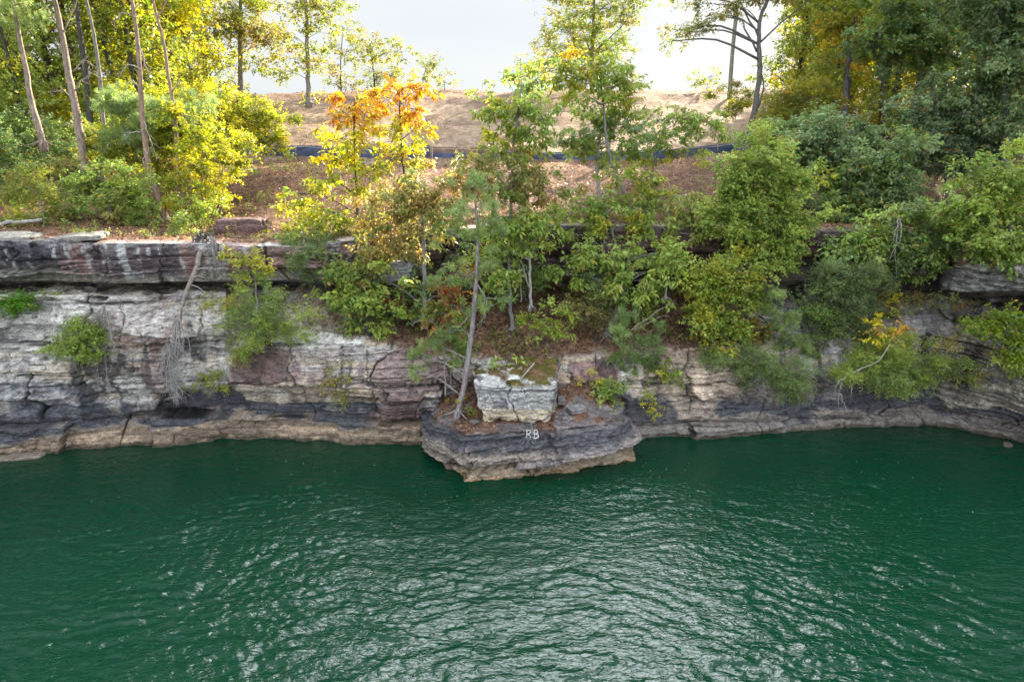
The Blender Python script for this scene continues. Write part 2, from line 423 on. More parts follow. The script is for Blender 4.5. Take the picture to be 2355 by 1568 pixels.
def fmask(a, b, c, d):
    qx = _px0 + 22 * _wob; qy = _py0 + 9 * _wob
    return sstep(a - 6, a + 6, qx) * (1 - sstep(b - 6, b + 6, qx)) * sstep(c - 4, c + 4, qy) * (1 - sstep(d - 4, d + 4, qy))
for (fa, fb_, fc, fd, fo, fcol, fk) in FEAT:
    if fo: Pf = Pf + OUT * (fo * fmask(fa, fb_, fc, fd))[:, None]
und = fbm(Pf[:, 0] * .5, Pf[:, 1] * .5, Pf[:, 2] * .4, 40, 3)
Pf = Pf + OUT * (.16 * und * (1 - .6 * soil))[:, None]
lump = fbm(Pf[:, 0] * 1.2, Pf[:, 1] * 1.2, 0 * Pf[:, 0], 41, 4)
Pf[:, 2] += np.maximum(bench, soil) * lump * .16
zz = Pf[:, 2]; xx = Pf[:, 0]

# colours of the stone
n_big = fbm(xx * .28, Pf[:, 1] * .2, zz * .35, 50, 3)
n_str = fbm(xx * 2.4, Pf[:, 1], zz * .35, 51, 4)
n_fin = fbm(xx * 3.0, Pf[:, 1] * 2, zz * 3.5, 52, 4)
n_lay = fbm(xx * .35, Pf[:, 1] * .3, zz * 4.5, 53, 3)
C = np.tile(GREY, (len(Pf), 1)) * (.62 + .75 * hb[:, None])
C = mixc(C, TAN, np.clip(.3 + .9 * n_lay + .9 * (hb - .5) + .5 * sstep(1420, 1500, S_) * (1 - sstep(1700, 1850, S_)), 0, .85))
C = mixc(C, WHITE, .8 * sstep(.15, .5, n_str * .6 + n_big * .7 + (seg - .5) * .6) * sstep(1.9, 2.3, V + .3 * n_fin))
purp = sstep(.62, .8, seg + .35 * n_big + .2 * n_str) * sstep(2.0, 2.4, V)
C = mixc(C, PURPLE, .85 * purp)
C = mixc(C, DARK, .85 * sstep(.15, .5, -n_str * .7 - n_big * .4 + .15 * n_fin) * sstep(1.9, 2.2, V))
# upper ledge: iron-purple varnish with white drip streaks
up = sstep(5.95, 6.02, V) * (1 - sstep(7.05, 7.2, V))
uc = np.tile(PURPLE * 1.15, (len(Pf), 1)) * (.8 + .5 * hb[:, None])
uc = mixc(uc, SLATE * .6, np.maximum(.9 * (1 - sstep(90, 200, S_ + 60 * n_big)), .7 * sstep(.25, .55, n_big + .3 * n_str)))
drip = fbm(xx * 4.5, Pf[:, 1], zz * .5, 57, 4)
uc = mixc(uc, WHITE * .8, .6 * sstep(.18, .45, drip * .75 + .35 * n_fin + .22 * n_big) * (.3 + .7 * (1 - sstep(650, 760, S_))))
low = 1 - sstep(6.05, 6.45, V + .25 * n_big)
uc = mixc(uc, np.array([.15, .145, .12]), low * .85)
uc = mixc(uc, WHITE * .6, .4 * sstep(6.85, 7.0, V + .1 * n_fin))
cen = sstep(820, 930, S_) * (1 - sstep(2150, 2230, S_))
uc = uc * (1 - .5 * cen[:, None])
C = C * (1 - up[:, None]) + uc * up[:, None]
# right end: darker, browner beds
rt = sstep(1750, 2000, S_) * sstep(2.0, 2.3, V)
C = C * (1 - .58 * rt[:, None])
# pale lower left wall
lw = (1 - sstep(500, 560, S_)) * sstep(1.9, 2.3, V) * (1 - sstep(5.0, 5.2, V))
C = mixc(C, np.array([.46, .445, .43]), .7 * lw * sstep(-.5, .3, n_big + .5 * n_fin))
# water-stained band and pale washed band along the lake
hgt = zz + .30 * n_big + .10 * (hb - .5) + .28 * fbm(xx * .8, 0 * xx, zz * 2.5, 55, 4)
band = sstep(.62, .85, hgt) * (1 - sstep(1.45, 2.1, hgt + .35 * n_str))
C = mixc(C, SLATE * .55, .92 * band)
wash = 1 - sstep(.6, .85, hgt)
wc = mixc(np.tile(np.array([.15, .115, .09]), (len(Pf), 1)), np.array([.27, .205, .15]), sstep(-.1, .5, n_lay + .4 * n_fin))
wc = mixc(wc, np.array([.15, .14, .14]), sstep(1000, 1500, S_) * .75)
C = C * (1 - wash[:, None]) + wc * wash[:, None]
C = mixc(C, np.array([.05, .042, .03]), .85 * (1 - sstep(.06, .24, zz + .12 * n_fin + .08 * n_big)))
C = C * (1 - .92 * crack[:, None] * (1 - soil[:, None]))
sc_ = mixc(np.tile(LITTER, (len(Pf), 1)), np.array([.075, .05, .035]), sstep(-.1, .6, lump + n_fin * .5))
C = C * (1 - soil[:, None]) + sc_ * soil[:, None]
bt = bench * (1 - soil) * sstep(-.05, .35, n_big + n_fin * .6)
C = mixc(C, np.array([.13, .10, .06]), .6 * bt)
tb = sstep(7.3, 7.7, V)
C = mixc(C, LITTER, tb)
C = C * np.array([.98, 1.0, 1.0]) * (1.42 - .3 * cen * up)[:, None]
for (fa, fb_, fc, fd, fo, fcol, fk) in FEAT:
    m_ = fmask(fa, fb_, fc, fd) * fk
    C = C * (1 - m_[:, None] * (1 - .0)) + (np.asarray(fcol) * (.65 + .7 * hb[:, None]) * (.75 + .5 * sstep(-.4, .5, n_fin + .6 * n_str))[:, None] * (1 - .75 * crack[:, None])) * m_[:, None]
C = np.clip(C, .012, .78)
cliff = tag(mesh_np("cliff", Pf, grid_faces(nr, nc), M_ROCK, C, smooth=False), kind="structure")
CLIFF_P, CLIFF_SOIL = Pf, np.maximum(soil, tb * .8)
BV = [BVHTree.FromPolygons(Pf.tolist(), grid_faces(nr, nc).tolist())]

# ================================================================== hillside
cols = np.concatenate([np.arange(-1500, -420, 40), np.arange(-420, 2801, 5), np.arange(2840, 3900, 40)]).astype(float)
cl = np.clip(cols, scol[0], scol[-1])
def kline(k): return np.stack([np.interp(cl, scol, KS[k][:, c]) for c in range(3)], 1)
K7, K8 = kline(7), kline(8)
PY = np.array([34., 38, 42, 46, 50, 53, 58, 66, 74, 80, 83, 87, 95, 110, 150, 260])
PZ = np.array([9.0, 9.55, 10.1, 10.6, 11.0, 11.45, 12.6, 14.7, 16.7, 17.75, 18.05, 18.1, 17.8, 17.2, 16, 14])
Yr = np.concatenate([np.linspace(0, 1, 26)[:-1], 1 + np.linspace(0, 1, 150) ** 1.25 * 100])
U = (cols - W / 2) / F
rowsP = []
for q in Yr:
    if q <= 1:
        p = K7 * (1 - q) + K8 * q
        p = p + np.array([0, .55, -.30]) * (1 - q) + np.array([0, 0, .02]) * q
    else:
        Y = K8[:, 1] + (q - 1) / 100 * (230 - K8[:, 1])
        t = np.clip((Y - K8[:, 1]) / (40 - K8[:, 1]), 0, 1)
        z = K8[:, 2] * (1 - t) + np.interp(Y, PY, PZ) * t
        z = np.where(Y < 40, z, np.interp(Y, PY, PZ))
        p = np.stack([K8[:, 0] + U * (Y - K8[:, 1]) * 1.0, Y, z], 1)
    rowsP.append(p)
T = np.stack(rowsP); tr_, tc_ = T.shape[:2]
Tf = T.reshape(-1, 3).copy(); CS = np.tile(cols, tr_)
lx, ly = Tf[:, 0], Tf[:, 1]
far = sstep(36, 52, ly)
h = .30 * fbm(lx * .10, ly * .10, 0, 60, 4) + .10 * fbm(lx * .7, ly * .9, 0, 61, 4)
ripple = .10 * fbm(lx * .25, ly * 1.1, 0, 62, 4)
Tf[:, 2] += np.repeat(np.clip(Yr, 0, 1), tc_) * h + far * ripple * 2.2
# rutted bank: a slight dip at the far left of the crest as in the photo
Tf[:, 2] += sstep(70, 80, ly) * (-.35 * np.exp(-((CS - 600) / 120.) ** 2) + .25 * np.exp(-((CS - 1650) / 120.) ** 2) + .12 * fbm(lx * .15, 0, 0, 66, 3))
SAND = np.array([.235, .17, .122]); SANDP = np.array([.31, .232, .17]); SOILD = np.array([.16, .105, .075])
nA = fbm(lx * .12, ly * .12, 0, 63, 4); nB = fbm(lx * .8, ly * 1.4, 0, 64, 4); nC = fbm(lx * .3, ly * 1.2, 0, 65, 4)
c = np.tile(LITTER, (len(Tf), 1)); c = mixc(c, np.array([.10, .065, .045]), sstep(-.2, .5, nB)); c = mixc(c, np.array([.22, .13, .085]), .6 * sstep(.1, .6, nA + .3 * nB))
sandm = sstep(47.5, 50.5, ly + 2.5 * nA + 1.2 * nB) * sstep(480, 640, CS + 60 * nA) * (1 - sstep(1680, 1800, CS + 60 * nA))
cs = mixc(np.tile(SAND, (len(Tf), 1)), SANDP, sstep(-.1, .45, nC)); cs = mixc(cs, SOILD, .8 * sstep(.25, .6, nB * .7 + nA * .5)); cs = mixc(cs, SOILD * .8, .6 * sstep(.3, .5, fbm(lx * .5, ly * 2.6, 0, 68, 3)))
cs = mixc(cs, np.array([.185, .125, .09]), .8 * sstep(66, 75, ly + 4 * nA))
cs = mixc(cs, SOILD, .8 * sstep(70, 76, ly) * (1 - sstep(760, 900, CS + 80 * nB)))
spill = .65 * sstep(.25, .5, nA + .2 * nB) * sstep(40, 44, ly) * (1 - sstep(48, 50, ly)) * sstep(560, 700, CS) * (1 - sstep(1600, 1700, CS))
sandm = np.maximum(sandm, spill)
c = c * (1 - sandm[:, None]) + cs * sandm[:, None]
hillside = tag(mesh_np("hillside", Tf, grid_faces(tr_, tc_), M_GROUND, np.clip(c, .02, .7), smooth=True), kind="structure")
HILL_P, HILL_SAND = Tf, sandm
BV.append(BVHTree.FromPolygons(Tf.tolist(), grid_faces(tr_, tc_).tolist()))

# ================================================================== promontory
def pr(s, wl, mid, top, inn, back):
    """wl (px,py); mid/top (px,py,z); inn/back (px, Y, z)"""
    w = onz(wl[0], wl[1], 0)
    def xyz(a):
        p = at(a[0], 784, a[1]); return np.array([(a[0] - W / 2) / F * a[1] * .98, a[1], a[2]])
    return (s, [w + np.array([0, .15, -2.0]), w, onz(*mid), onz(*top), xyz(inn), xyz(back)])
PROM = [
    pr(0, (978, 1012), (978, 985, .8), (980, 940, 1.5), (1040, 26.9, 2.0), (1040, 28.0, 2.6)),
    pr(60, (990, 1036), (988, 1000, .8), (990, 957, 1.5), (1045, 26.0, 1.9), (1050, 27.9, 2.7)),
    pr(120, (1014, 1062), (1006, 1030, .7), (1012, 975, 1.55), (1060, 25.6, 1.85), (1060, 27.8, 2.8)),
    pr(215, (1072, 1108), (1066, 1068, .75), (1072, 1000, 1.6), (1090, 25.2, 1.85), (1090, 27.7, 3.0)),
    pr(240, (1085, 1108), (1085, 1062, .8), (1088, 998, 1.62), (1110, 25.2, 1.85), (1110, 27.7, 3.1)),
    pr(410, (1250, 1097), (1250, 1052, .8), (1250, 992, 1.65), (1250, 25.2, 1.85), (1230, 27.7, 3.2)),
    pr(560, (1400, 1077), (1395, 1036, .8), (1385, 975, 1.65), (1350, 25.5, 2.3), (1330, 27.8, 3.1)),
    pr(620, (1462, 1061), (1442, 1025, .7), (1425, 958, 1.62), (1380, 26.0, 2.55), (1370, 28.0, 3.0)),
    pr(680, (1450, 1030), (1440, 990, .8), (1434, 935, 1.6), (1400, 26.8, 2.6), (1400, 28.2, 3.0)),
    pr(730, (1446, 1012), (1442, 975, .8), (1440, 925, 1.6), (1420, 27.3, 2.2), (1420, 28.6, 2.8)),
]
PG, pv, ps, PK = sweep(PROM, [14, 26, 34, 46, 30], 2.0)
pnr, pnc = PG.shape[:2]
Pp = PG.reshape(-1, 3).copy(); PVv = np.repeat(pv, pnc); PS = np.tile(ps, pnr)
d2, hb2, ck2, sg2 = strata(Pp * np.array([1, 1, 1.9]) + np.array([0, 0, 1.3]), 0, 1.15, dip=-.05)
ctr = np.array([at(1240, 784, 1)[0] * 26.5, 26.2])
o2 = np.stack([PK[2][:, 0] - ctr[0], PK[2][:, 1] - ctr[1]], 1); o2 /= np.linalg.norm(o2, axis=1)[:, None]
O2 = np.tile(np.concatenate([o2, np.zeros((pnc, 1))], 1), (pnr, 1))
topm = sstep(2.9, 3.15, PVv)
Pp += O2 * (d2 * (1 - .9 * topm))[:, None]
l2 = fbm(Pp[:, 0] * 1.5, Pp[:, 1] * 1.5, 0, 71, 4)
Pp[:, 2] += topm * (.10 * l2)
# bottom shelf of the promontory
Pp += O2 * (.22 * (1 - sstep(.16, .26, Pp[:, 2] + .03 * fbm(Pp[:, 0], 0, 0, 72, 2))))[:, None]
x2, z2 = Pp[:, 0], Pp[:, 2]
nf = fbm(x2 * 3, Pp[:, 1] * 2, z2 * 3.5, 73, 4); nl = fbm(x2 * .4, Pp[:, 1] * .3, z2 * 6, 74, 3); ns_ = fbm(x2 * 2.4, Pp[:, 1], z2 * .4, 75, 3)
pc = np.tile(np.array([.15, .14, .145]), (len(Pp), 1)) * (.6 + .8 * hb2[:, None])
pc = mixc(pc, np.array([.26, .225, .19]), np.clip(.2 + .8 * nl, 0, .8) * (1 - sstep(.9, 1.3, z2)))
pc = mixc(pc, SLATE * .6, .8 * sstep(.9, 1.2, z2 + .25 * ns_) * (1 - topm))
pc = mixc(pc, np.array([.31, .25, .18]), .85 * (1 - sstep(.28, .5, z2 + .08 * nl)))
pc = mixc(pc, np.array([.22, .14, .07]), .75 * (1 - sstep(.03, .14, z2 + .04 * nf)))
pc = 1.25 * pc * (1 - .85 * ck2[:, None] * (1 - topm[:, None]))
ptop = mixc(np.tile(np.array([.15, .135, .14]), (len(Pp), 1)), np.array([.27, .25, .26]), sstep(-.1, .5, nf))
ptop = mixc(ptop, LITTER, sstep(-.25, .2, l2 + .5 * nf + .5 * sstep(3.2, 4, PVv) - .15 + .5 * (PS < 240)))
pc = pc * (1 - topm[:, None]) + ptop * topm[:, None]
promontory = tag(mesh_np("promontory", Pp, grid_faces(pnr, pnc), M_ROCK, np.clip(pc, .012, .7)), kind="structure")
PROM_P = Pp
BV.append(BVHTree.FromPolygons(Pp.tolist(), grid_faces(pnr, pnc).tolist()))

# ================================================================== water
gx = np.concatenate([-np.geomspace(900, 30, 30), np.concatenate([np.arange(-29.9, -20, .2), np.arange(-20, 20, .055), np.arange(20, 29.95, .2)]), np.geomspace(30, 900, 30)])
gy = np.concatenate([-np.geomspace(900, 6, 24), np.arange(-5, 9, 1.), np.arange(9, 29.05, .05), np.linspace(30, 36, 5)])
XX, YY = np.meshgrid(gx, gy)
Z = np.zeros_like(XX)
wr = np.random.default_rng(3)
wx = XX + .5 * fbm(XX * .35, YY * .35, 0, 90, 2); wy = YY + .5 * fbm(XX * .35, YY * .35, 0, 91, 2)
for k in range(56):
    lam = wr.uniform(.22, .62) if k % 4 else wr.uniform(.8, 2.2); an = wr.normal(1.42, .62 if lam < .7 else .45); A = (.0060 if lam < .7 else .0032) * lam
    env = .55 + .45 * vnoise(XX * .15 + k * 7.3, YY * .15, k * 1.7, 92)
    Z += A * env * np.sin((wx * math.cos(an) + wy * math.sin(an)) * 2 * np.pi / lam + wr.uniform(0, 6.28))
for k, (fx, fy, a_) in enumerate(((.8, 1.9, .026), (1.9, 4.4, .021), (3.6, 8.4, .0115), (7.0, 15., .0052))):
    ca, sa = math.cos(.12 - .07 * k), math.sin(.12 - .07 * k)
    Z += a_ * vnoise((wx * ca + wy * sa) * fx + 3.1 * k, (wy * ca - wx * sa) * fy, k * 5.3, 94 + k)
calm = .45 + .75 * sstep(-.45, .5, fbm(XX * .12, YY * .2, 0, 93, 3))
Z *= calm * .92
fade = sstep(-2, 6, YY) * (1 - sstep(28, 32, YY)) * (1 - sstep(27, 30, np.abs(XX)))
water = tag(mesh_np("water", np.stack([XX, YY, Z * fade], -1).reshape(-1, 3), grid_faces(len(gy), len(gx)), M_WATER, smooth=True), kind="structure")

def hit(px, py, which=None):
    """surface point seen at a photo position"""
    d = Vector(ray(px, py)).normalized(); best = None
    for b in (BV if which is None else [BV[i] for i in which]):
        loc, nrm, idx, dist = b.ray_cast(Vector((0, 0, CAMZ)), d)
        if loc is not None and (best is None or dist < best[1]): best = (np.array(loc), dist)
    return best[0] if best is not None else onz(px, py, 0)
def drop(x, y, which=(1, 0)):
    """ground height under a plan position"""
    for i in which:
        loc, *_ = BV[i].ray_cast(Vector((x, y, 60)), Vector((0, 0, -1)))
        if loc is not None: return np.array(loc)
    return np.array([x, y, 9.])
# ================================================================== plant kit
def Pal(*c): return np.array(c, float)
GRN = Pal((.185, .275, .062), (.240, .335, .075), (.130, .205, .050))
DGR = Pal((.145, .220, .092), (.190, .270, .110), (.245, .320, .155), (.105, .160, .068))
LGR = Pal((.280, .360, .070), (.330, .400, .080), (.220, .300, .060), (.300, .370, .100))
YGR = Pal((0.287, 0.322, 0.034), (0.196, 0.265, 0.040), (0.380, 0.356, 0.040), (0.149, 0.207, 0.034))
YEL = Pal((.48, .44, .03), (.40, .42, .035), (.30, .36, .035), (.52, .42, .03))
ORG = Pal((.52, .27, .035), (.55, .36, .04), (.44, .19, .03), (.48, .40, .04))
OLV = Pal((.260, .250, .075), (.300, .235, .085), (.200, .230, .065), (.190, .240, .065))
OLO = Pal((.32, .235, .080), (.26, .225, .075), (.38, .25, .09), (.22, .225, .065))
RED = Pal((.20, .075, .03), (.14, .055, .025), (.26, .12, .04))
PIN = Pal((.220, .300, .100), (.280, .360, .130), (.170, .240, .085))
HEM = Pal((.150, .220, .080), (.200, .280, .105), (.115, .170, .065))
GOL = Pal((.42, .36, .035), (.28, .29, .035), (.44, .29, .035), (.20, .24, .04))
BRN = Pal((.20, .13, .07), (.15, .10, .06), (.12, .11, .04))
MIXR = Pal((.10, .19, .04), (.16, .21, .045), (.30, .25, .05), (.36, .09, .05), (.12, .17, .04))

#            len   wid   n/spray twig  droop flat  spread jitter
LEAFT = {
    'broad': (.20, .105, 9, .36, .75, .55, .20, .45),
    'small': (.135, .085, 12, .36, .30, .45, .20, .40),
    'tiny':  (.085, .052, 16, .36, .25, .40, .20, .40),
    'hang':  (.25, .095, 8, .30, 1.2, .55, .20, .40),
    'hem':   (.080, .026, 26, .50, .35, .30, .16, .30),
    'far':   (.25, .15, 9, .60, .45, .55, .35, .50),
    'pine': (.19, .019, 40, .26, -.15, .60, .10, .80),
}
DENS = dict(broad=1.75, small=1.8, tiny=1.8, hang=1.5, hem=1.9, far=1.9, pine=5.5)
def unit(a): return a / (np.linalg.norm(a, axis=-1, keepdims=True) + 1e-9)

def leaf_cloud(C, OUTD, COLR, lt, R, scale=1.0):
    """C spray centres, OUTD outward directions, COLR colours (n,3): verts, quads, colours"""
    L, Wd, m, tw, droop, flat, spr, jit = LEAFT[lt]
    L *= scale; Wd *= scale; tw *= scale
    n = len(C)
    T = unit(OUTD + R.normal(size=(n, 3)) * .45 + np.array([0, 0, -.25 * droop]))
    up = np.tile(np.array([0., 0., 1.]), (n, 1))
    S = unit(np.cross(T, up) + 1e-4)
    t = (np.arange(m) + .5) / m
    side = np.where(np.arange(m) % 2 == 0, 1., -1.)
    if lt == 'pine':
        a = R.uniform(0, 6.283, (n, m)); U2 = np.cross(S, T)
        rad = np.cos(a)[..., None] * S[:, None] + np.sin(a)[..., None] * U2[:, None]
        D = unit(T[:, None] * R.uniform(.1, 1.2, (n, m, 1)) + rad + R.normal(size=(n, m, 3)) * .15)
        pos = C[:, None] + T[:, None] * (t[None, :, None] * tw)
    else:
        D = unit(T[:, None] * .55 + side[None, :, None] * S[:, None] * .85 + np.array([0, 0, -1.]) * droop * .55 + R.normal(size=(n, m, 3)) * jit)
        pos = C[:, None] + T[:, None] * (t[None, :, None] * tw) + R.normal(size=(n, m, 3)) * (spr * .22 * scale)
    nn = unit(np.array([0, -.4, .85]) + R.normal(size=(n, m, 3)) * .6)
    X = unit(np.cross(D, nn)); Nn = np.cross(X, D)
    sv = R.uniform(.72, 1.3, (n, 1, 1)); ll = L * sv * R.uniform(.7, 1.2, (n, m, 1)); ww = Wd * sv * R.uniform(.75, 1.15, (n, m, 1))
    fold = .18 * ww
    p0 = pos; p2 = pos + D * ll - Nn * ll * .10
    mid = pos + D * ll * .45
    p1 = mid + X * ww * .5 + Nn * fold; p3 = mid - X * ww * .5 + Nn * fold
    v = np.stack([p0, p1, p2, p3], 2).reshape(-1, 3)
    k = n * m
    f = np.arange(k * 4).reshape(k, 4)
    c = COLR[:, None] * R.uniform(.82, 1.18, (n, m, 1)) + R.normal(size=(n, m, 3)) * .006
    if lt != 'pine':
        odd = R.uniform(size=(n, m)) < .05            # a few turned leaves everywhere
        c[odd] = np.array([.34, .24, .05]) * R.uniform(.6, 1.3, (odd.sum(), 1))
    c = np.repeat(np.clip(c, .008, .8).reshape(-1, 3), 4, 0)
    return v, f, c, k

def tuftpos(center, rad, R, lt, dens, clump):
    """spray centres inside an ellipsoid, gathered in clumps"""
    L, Wd, m, tw, *_ = LEAFT[lt]
    area = math.pi * rad[0] * rad[2]
    la = .5 * L * Wd
    if lt == 'pine': la *= 2.0
    nl = dens * DENS[lt] * area / la
    ns = max(3, int(nl / m))
    K = max(3, int(1.7 * area / (math.pi * clump ** 2)))
    d = unit(R.normal(size=(K, 3))); r = R.uniform(0, 1, (K, 1)) ** .5 * (1 + .28 * R.normal(size=(K, 1)))
    kc = d * r * rad
    wt = R.uniform(.15, 1.6, K) ** 1.3; wt /= wt.sum()
    pick = R.choice(K, ns, p=wt)
    off = R.normal(size=(ns, 3)) * clump * np.array([.52, .52, .30])
    p = kc[pick] + off
    return center + p, unit(off * 1.2 + kc[pick] / (np.max(rad) + 1e-6) + np.array([0, -.1, .05])), center + kc, pick

def plant(kind, label, cat, trunk, r0, blobs, lt='broad', pal=GRN, group=None, seed=0, bark=(.16, .15, .145), dens=2.0, clump=.42, Y=None,
          r1=None, leaf_scale=1.0, extra=None, limb=True, part_names=('trunk', 'crown'), wob=.02, depth=.8, bscale=1.0):
    """trunk: photo positions from the foot up; blobs: (px,py,rx,ry[,dY[,palette[,leaftype]]])"""
    R = np.random.default_rng(1000 + seed + int(abs(trunk[0][0]) * 7 + abs(trunk[0][1]) * 3))
    if Y is None:
        Y = hit(*trunk[0])[1]
    pts = []
    for q in trunk:
        pts.append(at(q[0], q[1], Y + (q[2] if len(q) > 2 else 0)))
    foot = pts[0].copy()
    root = empty(kind, foot)
    tag(root, label, cat, group)
    nT = max(6, 4 * len(pts))
    tp = spline(pts, nT); tp[1:-1] += R.normal(size=(nT - 2, 3)) * (wob if kind != 'pine_tree' else .008)
    tp = np.vstack([tp[0] - unit(tp[1] - tp[0]) * min(.4, 3 * r0), tp])      # root end goes into the soil
    r1 = r0 * .35 if r1 is None else r1
    rr = np.linspace(r0, r1, len(tp)); rr[:2] *= 1.25
    tb = Tubes(); bark = np.asarray(bark, float)
    tb.add(tp, rr, 8 if r0 > .06 else 6, bark, .05)
    vs_, fs_, cs_, n0 = [], [], [], 0
    for b in blobs:
        px, py, rx, ry = b[:4]
        dY = b[4] if len(b) > 4 and b[4] is not None else 0.0
        pl = b[5] if len(b) > 5 and b[5] is not None else pal
        ltb = b[6] if len(b) > 6 and b[6] is not None else lt
        yy = Y + dY
        gs = bscale * (1.0 if ltb in ('pine', 'far') else 1.26)
        c = at(px, py, yy); sx = rx * gs * yy / F; sz = ry * gs * yy / F
        rad = np.array([sx, max(.25, depth * .5 * (sx + sz)), sz])
        p, od, kc, pick = tuftpos(c, rad, R, ltb, dens, clump)
        base_col = pl[R.integers(0, len(pl), len(kc))]
        alt = pl[R.integers(0, len(pl), len(p))]
        colr = base_col[pick] * .65 + alt * .35
        lit = R.uniform(.85, 1.15, len(kc))[pick][:, None]  # random tone for each leaf clump
        v, f, cc, k = leaf_cloud(p, od, colr * lit, ltb, R, leaf_scale)
        vs_.append(v); fs_.append(f + n0); cs_.append(cc); n0 += len(v)
        if limb:
            # a limb from the trunk to this part of the crown, then twigs to its clumps
            hgt = tp[:, 2]
            cand = np.linalg.norm(tp - (c - np.array([0, 0, .35 * np.linalg.norm(tp - c, axis=1).min()])), axis=1)
            i = int(np.argmin(cand)); s = tp[i]
            if np.linalg.norm(c - s) > .02:
                mid = (s + c) / 2 + np.array([0, 0, .12 * np.linalg.norm(c - s)]) + R.normal(size=3) * .08
                lp = spline([s, mid, c], 7)
                lr = min(rr[min(i, len(rr) - 1)] * .6, .012 + .014 * np.linalg.norm(c - s))
                tb.add(lp, np.linspace(lr, lr * .4, 7), 5, bark)
            else: lr = max(.012, r1 * .5)
            for kk in kc[:60]:
                s2 = c + (kk - c) * .08
                m2 = (s2 + kk) / 2 + R.normal(size=3) * .06
                tb.add(np.array([s2, m2, kk]), np.array([max(.012, lr * .45), .010, .006]), 3, bark)
    if r0 > .065:                                   # roots spreading from the foot
        for k in range(5):
            a = 6.283 * k / 5 + R.uniform(0, .8); dx = np.array([math.cos(a), math.sin(a), 0])
            tb.add(spline([tp[1] + np.array([0, 0, r0 * 1.2]), tp[1] + dx * r0 * 1.6 + np.array([0, 0, .02]), tp[1] + dx * r0 * (3 + 2 * R.uniform()) - np.array([0, 0, .12])], 5), np.linspace(r0 * .5, r0 * .12, 5), 5, bark)
    if extra: extra(tb, tp, rr, R, bark)
    tb.build(part_names[0], M_BARK, root)
    if vs_:
        mesh_np(part_names[1], np.concatenate(vs_), np.concatenate(fs_), M_LEAF, np.concatenate(cs_), root)
    return root

def shrub(kind, label, cat, px, py, blobs, lt='small', pal=GRN, group=None, seed=0, Y=None, **kw):
    """low plant: a few stems from the foot and a loose foliage"""
    def stems(tb, tp, rr, R, bark):
        for _ in range(4):
            tip = tp[0] + np.array([R.normal() * .35, R.normal() * .2 - .1, R.uniform(.4, .9) * max(.4, tp[-1][2] - tp[0][2])])
            tb.add(spline([tp[0], (tp[0] + tip) / 2 + R.normal(size=3) * .06, tip], 5), np.linspace(.016, .006, 5), 4, bark)
    if Y is None:
        Y = min([hit(px, py)[1]] + [hit(b[0], b[1])[1] for b in blobs]) - .12
    kw.setdefault('r0', .02)
    top = min(b[1] for b in blobs); bx = np.mean([b[0] for b in blobs])
    r0 = kw.pop('r0')
    y_end = min(py - 12, (top + py) / 2)
    return plant(kind, label, cat, [(px, py), (px * .5 + bx * .5, y_end)], r0, blobs, lt, pal, group, seed, Y=Y, extra=stems,
                 part_names=('stem', 'foliage'), clump=kw.pop('clump', .28), **kw)

def dead_limbs(spec, Y, col, rad=.035):
    """polylines on the photo -> one bare branch with side twigs each"""
    out = []
    for k, line in enumerate(spec):
        R = np.random.default_rng(77 + k)
        tb = Tubes(); p = spline([at(q[0], q[1], Y + (q[2] if len(q) > 2 else 0)) for q in line], 9)
        p[1:] += R.normal(size=(8, 3)) * .03
        tb.add(p, np.linspace(rad, rad * .3, 9), 5, col)
        for i in range(3, 9):
            for _ in range(2):
                d = unit(p[min(i + 1, 8)] - p[i - 1] + R.normal(size=3) * .5 * np.linalg.norm(p[i] - p[i - 1]) * 2)
                ln = R.uniform(.15, .5)
                tb.add(np.array([p[i], p[i] + d * ln * .5 + R.normal(size=3) * .03, p[i] + d * ln + np.array([0, 0, -.1 * ln])]), np.array([rad * .28, rad * .2, .005]), 3, col)
        out.append(tb)
    return out

def add_dead(root, spec, Y, col=(.30, .27, .25), rad=.035):
    for tb in dead_limbs(spec, Y, np.array(col), rad):
        tb.build("dead_branch", M_BARK, root)

PINEBARK = (.30, .24, .21); GREYB = (.25, .24, .235); DARKB = (.085, .08, .078); WARMB = (.29, .21, .175); PALEB = (.33, .33, .32)
# ================================================================== tall pines and trees along the left rim
GP = "tall pines along the rim"
t = plant("pine_tree", "grey pine with a low tuft of needles at its top, leaning over the left edge", "pine tree",
          [(98, 330), (88, 290), (72, 235), (58, 150), (40, 62), (28, -40), (10, -200)], 0.17, [(60, 10, 70, 38, -.5), (40, -90, 90, 60), (20, -190, 80, 60)], 'pine', PIN, GP, Y=35, bark=PINEBARK, dens=1.0, clump=.6)
t = plant("pine_tree", "straight scaly pine with short dead branches, the thickest pale trunk left of the forked pine", "pine tree",
          [(197, 395), (190, 345), (176, 260), (160, 185), (144, 90), (130, 20), (112, -60), (80, -260)], 0.225, [(60, -170, 110, 60), (150, -230, 100, 60), (90, -320, 110, 70)], 'pine', PIN, GP, Y=36, bark=PINEBARK, dens=.9, clump=.6)
add_dead(t, [[(178, 245), (150, 212), (116, 208)], [(150, 75), (118, 40), (95, 0)], [(148, 70), (170, 20), (185, -20)], [(185, 300), (168, 290), (150, 285)], [(168, 165), (190, 140), (212, 150)], [(172, 210), (195, 180), (235, 155)], [(146, 80), (128, 95), (152, 110)]], 36, rad=.04)
t = plant("pine_tree", "dark trunked pine lit along one edge, between two pale pines", "pine tree",
          [(210, 340), (206, 270), (196, 165), (184, 80), (176, 20), (168, -80), (150, -260)], 0.2, [(150, -180, 100, 60), (190, -260, 110, 70)], 'pine', PIN, GP, Y=42, bark=DARKB, dens=.9, clump=.6)
